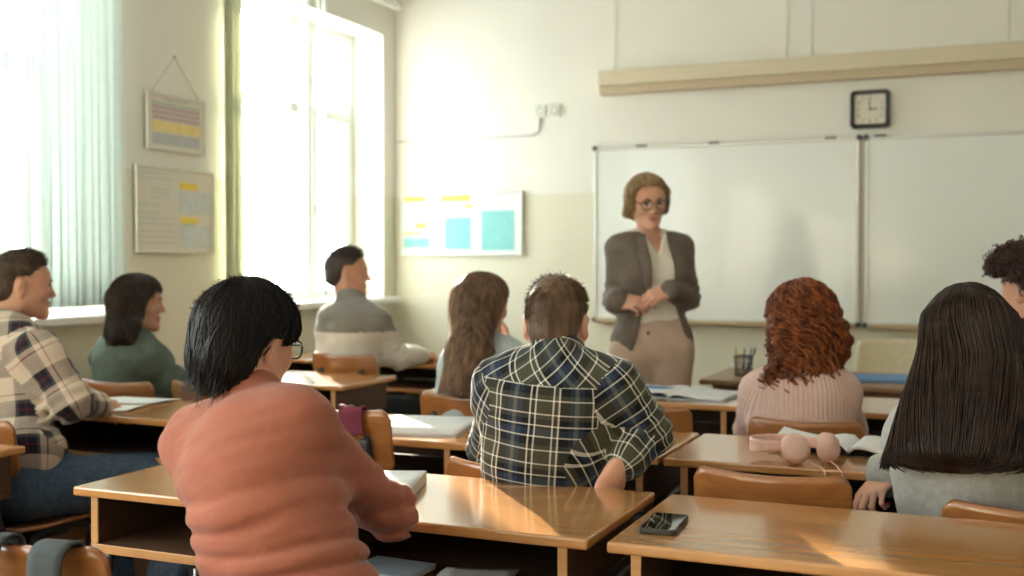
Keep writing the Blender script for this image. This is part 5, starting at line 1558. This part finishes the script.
bars = [(0.03, 0.215, 0.865, 0.945, 'ink_yellow'), (0.13, 0.215, 0.44, 0.52, 'ink_yellow'), (0.03, 0.17, 0.33, 0.385, 'ink_pale_yellow'), (0.03, 0.245, 0.13, 0.28, 'ink_teal'),
        (0.345, 0.585, 0.86, 0.95, 'ink_yellow'), (0.535, 0.60, 0.745, 0.80, 'ink_yellow'), (0.375, 0.585, 0.10, 0.60, 'ink_teal'), (0.675, 0.935, 0.08, 0.70, 'ink_teal'),
        (0.272, 0.276, 0.03, 0.97, 'ink_pale'), (0.632, 0.636, 0.03, 0.97, 'ink_pale')]
lines = [(0.035, 0.24, z, 'ink_bluegrey') for z in (0.80, 0.74, 0.68, 0.62)] + [(0.35, 0.60, z, 'ink_bluegrey') for z in (0.80, 0.70, 0.65)] + [(0.675, 0.93, z, 'ink_bluegrey') for z in (0.90, 0.84, 0.78)] \
    + [(0.39, 0.57, z, 'poster') for z in (0.54, 0.47, 0.40, 0.33, 0.26, 0.18)] + [(0.69, 0.92, z, 'poster') for z in (0.63, 0.55, 0.47, 0.39, 0.31, 0.23, 0.15)]
poster('wall_poster', 'white framed poster with yellow and teal blocks on the front wall', 0.93, 0.435, M, MAT['poster'], bars, MAT['white_paint'], lines)
Ml = Matrix.Translation((WX, 4.35, 1.845)) @ Matrix.Rotation(math.radians(90), 4, 'Z')
o = poster('wall_poster', 'striped mauve and yellow poster hung by a string on the left wall', 0.45, 0.285, Ml, MAT['poster_cream'],
       [(0.10, 0.90, 0.80, 0.85, 'ink_green'), (0.10, 0.90, 0.72, 0.785, 'ink_mauve'), (0.10, 0.90, 0.63, 0.70, 'ink_mauve'), (0.10, 0.90, 0.54, 0.61, 'ink_mauve'), (0.10, 0.90, 0.33, 0.51, 'ink_pale_yellow'), (0.10, 0.90, 0.10, 0.30, 'ink_grey')], MAT['poster_cream'],
       [(0.3, 0.7, 0.91, 'ink_grey')] + [(0.13, 0.85, z, 'ink_pale') for z in (0.75, 0.665, 0.575)] + [(0.13, 0.85, z, 'poster_cream') for z in (0.46, 0.39, 0.24, 0.17)])
MB().tube([(0.04, -0.012, 0.28), (0.225, -0.006, 0.485), (0.41, -0.012, 0.28)], 0.0018, 5).build('string', MAT['string'], o)
MB().lathe([(0, 0.010), (0.005, 0.009), (0.003, 0.0)], 8, 0, Matrix.Translation((0.225, 0, 0.487)) @ RX90).build('nail', MAT['grey_plastic'], o)
Ml = Matrix.Translation((WX, 4.27, 1.325)) @ Matrix.Rotation(math.radians(90), 4, 'Z')
poster('wall_poster', 'cream text poster with two yellow boxes on the left wall, below the striped one', 0.60, 0.435, Ml, MAT['poster_cream'],
       [(0.55, 0.78, 0.76, 0.84, 'ink_yellow'), (0.55, 0.78, 0.36, 0.43, 'ink_yellow'), (0.54, 0.97, 0.47, 0.74, 'ink_bluegrey'), (0.54, 0.97, 0.06, 0.34, 'ink_bluegrey')], MAT['poster_cream'],
       [(0.03, 0.40, 0.92, 'ink_pale'), (0.03, 0.45, 0.86, 'ink_pale')] + [(0.18, 0.42, z, 'ink_pale') for z in (0.74, 0.69, 0.64)] + [(0.03, 0.28, z, 'ink_pale') for z in (0.56, 0.46)] + [(0.03, 0.5, z, 'ink_pale') for z in (0.40, 0.34, 0.25, 0.19, 0.12)]
       + [(0.58, 0.9, z, 'ink_pale') for z in (0.66, 0.60, 0.54, 0.27, 0.20, 0.13)])

for i, (x, lab) in enumerate(((-2.735, 'ivory wall socket nearer the window, above the teal and yellow poster'), (-2.635, 'ivory wall socket with the dark hole, nearer the whiteboard'))):
    o = thing('wall_socket', lab, 'socket', (x, FY, 2.285), 0, 'sockets on the front wall')
    MB().box((0, -0.006, 0), (0.086, 0.012, 0.086), 0.005).build('cover_plate', MAT['ivory_plastic'], o)
    MB().lathe([(0.026, 0.012), (0.024, 0.014), (0.020, 0.006), (0.0, 0.005)], 20, 0, Matrix.Translation((0, 0, 0)) @ RX90).build('well', MAT['socket_dark'], o)
P0 = [(WX + 0.02, FY - 0.006, 2.128), (-2.80, FY - 0.006, 2.128), (-2.745, FY - 0.006, 2.150), (-2.735, FY - 0.006, 2.245)]
tag(MB().tube(P0, 0.006, 8).build('cable_conduit', MAT['ink_grey']), 'thin pale cable conduit running along the front wall to the sockets', 'cable')

# ------------------------------------------------------------------ on the desks
MAT.update(
    page=plain('page paper', (0.78, 0.79, 0.79), 0.7, vary=0.02), page_edge=plain('page edges', (0.62, 0.61, 0.58), 0.8, vary=0.15, scale=200, stretch=(1, 1, 8)), cover_dark=plain('dark cover', (0.03, 0.03, 0.035), 0.5), cover_blue=plain('pale blue cover', (0.40, 0.48, 0.55), 0.5),
    pink_plastic=plain('pale pink plastic', (0.78, 0.50, 0.43), 0.35), pink_soft=plain('pink cushion', (0.74, 0.52, 0.46), 0.7), screen=plain('black phone glass', (0.010, 0.011, 0.012), 0.04, coat=0.8, vary=0), phone_body=plain('phone case', (0.018, 0.019, 0.021), 0.35),
    blue_folder=plain('blue folder card', (0.055, 0.190, 0.420), 0.5), pen_blue=plain('blue pen', (0.06, 0.16, 0.36), 0.3), wire=plain('dark wire mesh', (0.10, 0.10, 0.095), 0.5, 0.6), pencil_y=plain('pencil yellow', (0.60, 0.40, 0.08), 0.45), strap=plain('charcoal webbing', (0.040, 0.050, 0.055), 0.85, bump=0.4, bscale=900), bag=plain('black bag cloth', (0.012, 0.013, 0.015), 0.85),
    maroon=plain('maroon cloth', (0.120, 0.014, 0.032), 0.9), ink=plain('grey ink', (0.36, 0.37, 0.39), 0.8))
TOP = DH

def page_lines(mb, w, h, z, n=14, mi=1):
    for i in range(n):
        y = -h / 2 + h * (0.10 + 0.8 * i / (n - 1)); x = -w * 0.40
        while x < w * 0.34:
            q = random.uniform(0.01, 0.035); mb.box((x + q / 2, y, z), (q * 0.85, 0.0022, 0.0004), mi=mi); x += q

def pad(name, label, cat, x, y, w, h, t, rz, cover=None, group=None):
    o = thing(name, label, cat, (x, y, TOP), math.radians(rz), group)
    MB().box((0, 0, t / 2), (w, h, t - 0.001), 0.001).build('page_block', MAT['page_edge'], o)
    def top(u, v): return ((u - 0.5) * w, (v - 0.5) * h, t + 0.0006 + 0.004 * max(0, u - 0.8) ** 1.0)
    MB().sheet(top, 10, 2, 0.0005).build('top_page', MAT['page'], o)
    if cover: MB().box((0, 0, 0.0006), (w + 0.004, h + 0.004, 0.0012)).build('back_cover', MAT[cover], o)
    return o
def loose_sheet(label, x, y, w, h, rz, lift=0.010, ph=0.0, group='loose sheets on the desks', lines=True):
    o = thing('paper_sheet', label, 'paper', (x, y, TOP), math.radians(rz), group)
    fn = lambda u, v: ((u - 0.5) * w, (v - 0.5) * h, 0.0012 + lift * (abs(u - 0.5) * 2) ** 3 * (0.5 + 0.5 * math.sin(3 * v + ph)))
    MB().sheet(fn, 14, 8, 0.0004).build('sheet', MAT['page'], o)
    return o
def open_book(name, label, x, y, w, h, rz, t=0.012, cover='cover_dark', lift=0.05, tilt=0.0, lines=True):
    """w is the whole open width"""
    o = thing(name, label, 'notebook', (x, y, TOP), math.radians(rz))
    MB().box((0, 0, 0.002), (w + 0.012, h + 0.012, 0.003), 0.001).build('cover', MAT[cover], o)
    for s in (-1, 1):
        def fn(u, v, s=s):
            q = u * w / 2
            hump = 0.7 * t * math.exp(-((u - 0.18) / 0.2) ** 2) * (1 - 0.0)
            rise = tilt * max(0, u - 0.35) ** 1.5 * (v ** 1.2) if s < 0 else 0
            return (s * q, (v - 0.5) * h, 0.004 + t * (0.55 + 0.45 * (1 - u)) * min(1, u / 0.06 + 0.25) + hump + rise)
        m = MB(); m.sheet(fn, 16, 8, t * 0.55 * s)
        p = m.build('page_block', MAT['page'], o)
        if lines:
            l = MB()
            for i in range(13):
                v = 0.1 + 0.8 * i / 12; u = 0.12
                while u < 0.9:
                    du = min(random.uniform(0.04, 0.14), 0.92 - u)
                    a, b = Vector(fn(u, v)), Vector(fn(u + du * 0.85, v))
                    l.add([a + Vector((0, -0.0010, 0.0006)), b + Vector((0, -0.0010, 0.0006)), b + Vector((0, 0.0010, 0.0006)), a + Vector((0, 0.0010, 0.0006))], [(0, 1, 2, 3)] if s > 0 else [(3, 2, 1, 0)])
                    u += du
            l.build('writing', MAT['ink'], p)
    MB().tube([(0, -h / 2, 0.006), (0, h / 2, 0.006)], 0.0035, 6).build('spine', MAT[cover], o)
    return o

pad('notepad', 'thick white notepad beside the elbow of the orange sweater', 'notepad', -1.300, 2.225, 0.215, 0.225, 0.026, 18)
o = pad('exercise_book', 'closed white exercise book on the desk left of the green check shirt', 'book', -1.655, 3.160, 0.30, 0.40, 0.007, 13, 'cover_blue')
loose_sheet('white sheet tucked between the empty askew chair and the white exercise book', -1.90, 3.18, 0.21, 0.29, 8)
loose_sheet('white sheet beside the fist of the boy in the cream check shirt, nearer sheet', -2.93, 3.115, 0.26, 0.17, 12, 0.008)
loose_sheet('white sheet behind another, near the fist of the boy in cream check', -2.97, 3.325, 0.27, 0.17, 4, 0.008, 1.0)
o = loose_sheet('white sheet on the farthest left desk, beside the grey and white sweater', -3.28, 5.33, 0.30, 0.21, 5)
open_book('open_notebook', 'open notebook with dark cover on the desk behind the pink headphones', -0.335, 3.235, 0.44, 0.215, -4, 0.016, 'cover_dark', tilt=0.05, lines=False)
open_book('open_book', 'wide open book on the desk between the check shirt and the red-haired student', -1.115, 4.315, 0.44, 0.29, -4, 0.012, 'cover_blue', tilt=0.02)
o = thing('paper_stack', 'uneven pile of white papers left of the open book, in front of the teacher', 'paper', (-1.42, 4.36, TOP), math.radians(8))
for k in range(5):
    rz = RNG.uniform(-0.16, 0.16); c, s_ = math.cos(rz), math.sin(rz)
    fn = lambda u, v, k=k, c=c, s_=s_: (((u - 0.5) * c - (v - 0.5) * s_ * 1.4) * 0.21, ((u - 0.5) * s_ + (v - 0.5) * c * 1.4) * 0.21, 0.002 + k * 0.0045 + 0.018 * max(0, v - 0.7) * (k / 4))
    MB().sheet(fn, 6, 8, 0.002).build('sheet', MAT['page'], o)
o = thing('pen', 'dark blue pen lying across the open book before the teacher', 'pen', (-1.20, 4.335, TOP + 0.024), math.radians(-8))
MB().tube([(-0.065, 0, 0), (0.055, 0, 0)], 0.005, 10).build('barrel', MAT['pen_blue'], o)
MB().tube([(0.055, 0, 0), (0.068, 0, 0), (0.074, 0, 0)], [0.0045, 0.002, 0.0006], 10).build('tip', MAT['alu'], o)
MB().box((-0.045, 0, 0.0065), (0.036, 0.003, 0.002), 0.0008).build('clip', MAT['alu'], o)

# phone
o = thing('smartphone', 'black smartphone lying on the nearest right-hand desk', 'phone', (-0.587, 2.155, TOP), math.radians(4))
ph = MB(); out = rounded(0.074, 0.150, 0.011)
n = len(out); V = [(x * 0.97, y * 0.985, 0) for x, y in out] + [(x, y, 0.0022) for x, y in out] + [(x, y, 0.0078) for x, y in out] + [(x * 0.97, y * 0.985, 0.0100) for x, y in out]
ph.add(V, [tuple(range(n))[::-1]] + [(j * n + i, j * n + (i + 1) % n, (j + 1) * n + (i + 1) % n, (j + 1) * n + i) for j in range(3) for i in range(n)] + [tuple(3 * n + i for i in range(n))])
ph.build('case', MAT['phone_body'], o)
MB().poly(rounded(0.067, 0.143, 0.009), 0.0006, 0, Matrix.Translation((0, 0, 0.0098))).build('screen', MAT['screen'], o)
MB().box((0.0373, 0.028, 0.005), (0.0016, 0.022, 0.003), 0.0006).build('side_button', MAT['phone_body'], o)

# headphones
o = thing('headphones', 'pale pink headphones with trailing cord on the desk edge', 'headphones', (-0.430, 2.972, TOP), math.radians(12))
def cup(M, nm):
    c = MB(); c.lathe([(0.0, 0.020), (0.024, 0.0195), (0.030, 0.0165), (0.037, 0.010), (0.039, 0.002), (0.039, -0.004)], 32, 0, M)
    e = c.build('ear_cup', MAT['pink_plastic'], o)
    k = MB(); k.lathe([(0.039, -0.004), (0.041, -0.010), (0.038, -0.018), (0.028, -0.021), (0.020, -0.016), (0.0, -0.014)], 32, 0, M); k.build('cushion', MAT['pink_soft'], e)
    d = MB(); d.lathe([(0.0245, 0.0197), (0.0262, 0.0208), (0.028, 0.0185)], 32, 0, M); d.build('ring', MAT['pink_soft'], e)
M1 = Matrix.Translation((-0.025, -0.012, 0.041)) @ Matrix.Rotation(math.radians(8), 4, 'Z') @ Matrix.Rotation(math.radians(78), 4, 'X')
M2 = Matrix.Translation((0.062, 0.022, 0.041)) @ Matrix.Rotation(math.radians(-118), 4, 'Z') @ Matrix.Rotation(math.radians(-82), 4, 'X')
cup(M1, 0); cup(M2, 1)
hb = [(-0.025, 0.004, 0.045), (-0.075, -0.010, 0.046), (-0.112, -0.004, 0.044), (-0.135, 0.035, 0.040), (-0.125, 0.085, 0.038), (-0.080, 0.120, 0.038), (-0.020, 0.120, 0.040), (0.030, 0.085, 0.042), (0.050, 0.035, 0.044)]
def spline(p, k=8):
    p = [Vector(q) for q in p]; out = []
    for i in range(len(p) - 1):
        a, b, c, d = p[max(i - 1, 0)], p[i], p[i + 1], p[min(i + 2, len(p) - 1)]
        for j in range(k):
            t = j / k
            out.append(0.5 * ((2 * b) + (c - a) * t + (2 * a - 5 * b + 4 * c - d) * t * t + (-a + 3 * b - 3 * c + d) * t ** 3))
    return out + [p[-1]]
sp = spline(hb)
def band(u, v):
    q = u * (len(sp) - 1); i = min(int(q), len(sp) - 2); c = sp[i].lerp(sp[i + 1], q - i)
    w = 0.010 + 0.010 * math.sin(PI * u)
    return (c.x, c.y, c.z + (v - 0.5) * 2 * w)
MB().sheet(band, 60, 4, 0.007).build('headband', MAT['pink_plastic'], o)
def padb(u, v):
    return tuple(Vector(band(0.25 + 0.45 * u, 0.12 + 0.76 * v)))
MB().sheet(padb, 30, 4, -0.006).build('headband_pad', MAT['pink_soft'], o)
c1 = spline([(0.015, -0.035, 0.006), (0.030, -0.050, 0.004), (0.036, -0.072, 0.003), (0.044, -0.085, -0.010), (0.050, -0.089, -0.060), (0.056, -0.090, -0.16), (0.050, -0.090, -0.24)])
MB().tube(c1, 0.0022, 6).build('cord', MAT['pink_plastic'], o)
c2 = spline([(0.062, -0.016, 0.012), (0.074, -0.045, 0.006), (0.078, -0.074, 0.003), (0.086, -0.087, -0.010), (0.092, -0.090, -0.06), (0.084, -0.091, -0.15), (0.052, -0.090, -0.24)])
MB().tube(c2, 0.0022, 6).build('cord', MAT['pink_plastic'], o)

# inside the nearest desk: papers and a book on the shelf
ZS = DH - 0.022 - 0.111
o = thing('exercise_book', 'pale exercise book lying on the shelf inside the nearest desk', 'book', (-1.16, 2.062, ZS), math.radians(-4))
MB().box((0, 0, 0.006), (0.15, 0.12, 0.011), 0.002).build('page_block', MAT['page_edge'], o); MB().box((0, 0, 0.0125), (0.152, 0.122, 0.002), 0.0008).build('cover', MAT['cover_blue'], o)
o = thing('paper_stack', 'cream papers on the shelf inside the nearest desk, right of a book', 'paper', (-0.975, 2.066, ZS), math.radians(10))
for k in range(3):
    MB().sheet(lambda u, v, k=k: ((u - 0.5) * 0.16 + k * 0.006, (v - 0.5) * 0.12, 0.003 + k * 0.004 + 0.006 * u * u), 6, 6, 0.002).build('sheet', MAT['page_edge'], o)

# teacher's table
TT = 0.740
o = thing('folder', 'flat blue folder on the dark table under the second whiteboard', 'folder', (-0.40, 5.30, TT), math.radians(4))
MB().box((0, 0, 0.002), (0.34, 0.25, 0.003), 0.001).build('back_cover', MAT['blue_folder'], o)
MB().sheet(lambda u, v: ((u - 0.5) * 0.34, (v - 0.5) * 0.25, 0.012 + 0.012 * u * v), 8, 6, 0.003).build('front_cover', MAT['blue_folder'], o)
MB().box((0, 0, 0.007), (0.32, 0.235, 0.006), 0.001).build('papers', MAT['page_edge'], o)
o = thing('pencil_holder', 'small wire holder with pens on the dark table, left of the red hair', 'pen holder', (-1.045, 5.24, TT))
m = MB()
for k in range(20):
    a = 2 * PI * k / 20
    m.tube([(0.040 * math.cos(a), 0.040 * math.sin(a), 0.003), (0.044 * math.cos(a + 0.6), 0.044 * math.sin(a + 0.6), 0.095)], 0.0012, 4)
    m.tube([(0.040 * math.cos(a), 0.040 * math.sin(a), 0.003), (0.044 * math.cos(a - 0.6), 0.044 * math.sin(a - 0.6), 0.095)], 0.0012, 4)
m.tube([(0.044 * math.cos(2 * PI * k / 24), 0.044 * math.sin(2 * PI * k / 24), 0.096) for k in range(24)], 0.003, 6, closed=True)
m.lathe([(0.0, 0.002), (0.041, 0.002), (0.041, 0.006), (0.0, 0.006)], 20)
m.build('basket', MAT['wire'], o)
for k, (x, y, dx, dy, mm) in enumerate(((0.01, 0, 0.03, 0.01, 'pen_blue'), (-0.01, 0.01, -0.035, 0.0, 'pencil_y'), (0.0, -0.012, 0.012, -0.02, 'grey_plastic'), (0.012, 0.012, 0.045, 0.01, 'cover_dark'))):
    p = thing('pen' if mm != 'pencil_y' else 'pencil', ['blue pen leaning right in the wire holder', 'yellow pencil leaning left in the wire holder', 'grey pen standing upright in the wire holder', 'dark pen tipped furthest right in the wire holder'][k], 'pen' if mm != 'pencil_y' else 'pencil', (-1.045 + x, 5.24 + y, TT + 0.007))
    MB().tube([(0, 0, 0.0), (dx * 0.9, dy * 0.9, 0.125)], 0.0038, 8).build('barrel', MAT[mm], p)
    MB().tube([(dx * 0.9, dy * 0.9, 0.125), (dx, dy, 0.137)], [0.0036, 0.001], 8).build('tip', MAT['alu'], p)

# bag hung over the lower left chair by its two straps
o = thing('backpack', 'dark backpack hung by two charcoal straps over the lower left chair', 'backpack', (-1.525, 1.395, 0.0))
cx = -1.52
bagV, bagQ = skin_of([ell((0.0, 0.0, 0.0), (0.15, 0.070, 0.19), k=0.03), ell((0, -0.03, -0.06), (0.13, 0.075, 0.12), k=0.05)], (), 0.012, (), None, lambda p: 0.006 * waves(p, 3, 30, 2))
np_mesh('bag_body', bagV + np.array([0.0, -0.075, 0.475]), bagQ, MAT['bag'], None, o)
for x0, w in ((-0.020, 0.050), (0.108, 0.072)):
    pts = spline([(x0, -0.085, 0.56), (x0, -0.048, 0.64), (x0, -0.035, 0.72), (x0, -0.034, 0.785), (x0, -0.020, 0.806), (x0, 0.004, 0.810), (x0, 0.024, 0.795), (x0 + 0.004, 0.030, 0.72), (x0 + 0.010, 0.034, 0.60), (x0 + 0.012, 0.045, 0.53)], 6)
    def st(u, v, pts=pts, w=w):
        q = u * (len(pts) - 1); i = min(int(q), len(pts) - 2); c = pts[i].lerp(pts[i + 1], q - i)
        return (c.x + (v - 0.5) * w + 0.004 * math.sin(6 * u), c.y, c.z + 0.002 * math.sin(9 * u + 2 * v))
    MB().sheet(st, 40, 4, 0.005).build('strap', MAT['strap'], o)
# cloth over the corner of the askew chair
def cl(u, v):
    q = (v - 0.5) * 0.20; x = (u - 0.5) * 0.085
    return (x + 0.004 * math.sin(20 * v), 0.016 * (1 if q > 0 else -1) * min(1, abs(q) / 0.012) + 0.003 * math.sin(9 * u), -max(0, abs(q) - 0.012) * 0.9 + 0.004 * math.cos(14 * u))
o = tag(MB().sheet(cl, 10, 22, 0.003).build('cloth', MAT['maroon']), 'maroon cloth draped over the back of the askew empty chair', 'cloth')
o.location = (-1.655, 2.722, 0.868); o.rotation_euler = (0, 0, -math.radians(8))
# ------------------------------------------------------------------ daylight, camera
wd = bpy.data.worlds.new('sky'); bpy.context.scene.world = wd; wd.use_nodes = True
t = wd.node_tree; bgn = t.nodes['Background']
bgn.inputs[0].default_value = (0.92, 0.975, 1.0, 1)
tc = N(t, 'ShaderNodeTexCoord')                        # a hazy sky, brighter on the sun's side
dt = N(t, 'ShaderNodeVectorMath', operation='DOT_PRODUCT'); dt.inputs[1].default_value = (-0.63, 0.74, 0.25)
t.links.new(tc.outputs['Generated'], dt.inputs[0])
mr = N(t, 'ShaderNodeMapRange'); mr.inputs[1].default_value = -0.2; mr.inputs[2].default_value = 1.0; mr.inputs[3].default_value = 5.0; mr.inputs[4].default_value = 24.0
t.links.new(dt.outputs['Value'], mr.inputs[0]); t.links.new(mr.outputs[0], bgn.inputs[1])
for n, (a, b) in enumerate(WINS):
    l = bpy.data.lights.new('window portal', 'AREA'); l.shape = 'RECTANGLE'; l.size = HEADW - SILL; l.size_y = b - a
    l.cycles.is_portal = True
    o = bpy.data.objects.new('window_portal', l); C.objects.link(o)
    o.location = (WX - 0.36, (a + b) / 2, (HEADW + SILL) / 2)
    o.rotation_euler = (0, -PI / 2, 0)
sl = bpy.data.lights.new('sun', 'SUN'); sl.energy = 34.0; sl.angle = math.radians(0.8); sl.color = (1.0, 0.86, 0.68)
so = bpy.data.objects.new('sun', sl); C.objects.link(so)
d = Vector((0.65, -0.76, -math.tan(math.radians(15)))).normalized()
so.rotation_euler = d.to_track_quat('-Z', 'Y').to_euler()
cd = bpy.data.cameras.new('camera'); co = bpy.data.objects.new('camera', cd); C.objects.link(co)
cd.sensor_width = 36.0; cd.lens = FPX / 1024 * 36.0; cd.clip_start = 0.05
co.location = CAM; co.rotation_euler = (PI / 2 + PITCH, 0, YAW)
cd.dof.use_dof = True; cd.dof.focus_distance = 2.35; cd.dof.aperture_fstop = 3.1
sc = bpy.context.scene
sc.camera = co
sc.view_settings.view_transform = 'Standard'; sc.view_settings.look = 'None'; sc.view_settings.gamma = 1.0
sc.view_settings.use_curve_mapping = False
sc.view_settings.exposure = 0.35
sc.cycles.max_bounces = 8; sc.cycles.diffuse_bounces = 5; sc.cycles.glossy_bounces = 3; sc.cycles.transmission_bounces = 5; sc.cycles.transparent_max_bounces = 8
sc.cycles.sample_clamp_indirect = 6.0; sc.cycles.caustics_reflective = False; sc.cycles.caustics_refractive = False
sc.cycles.use_denoising = True
print('script', round(time.time() - T0, 1), 's')
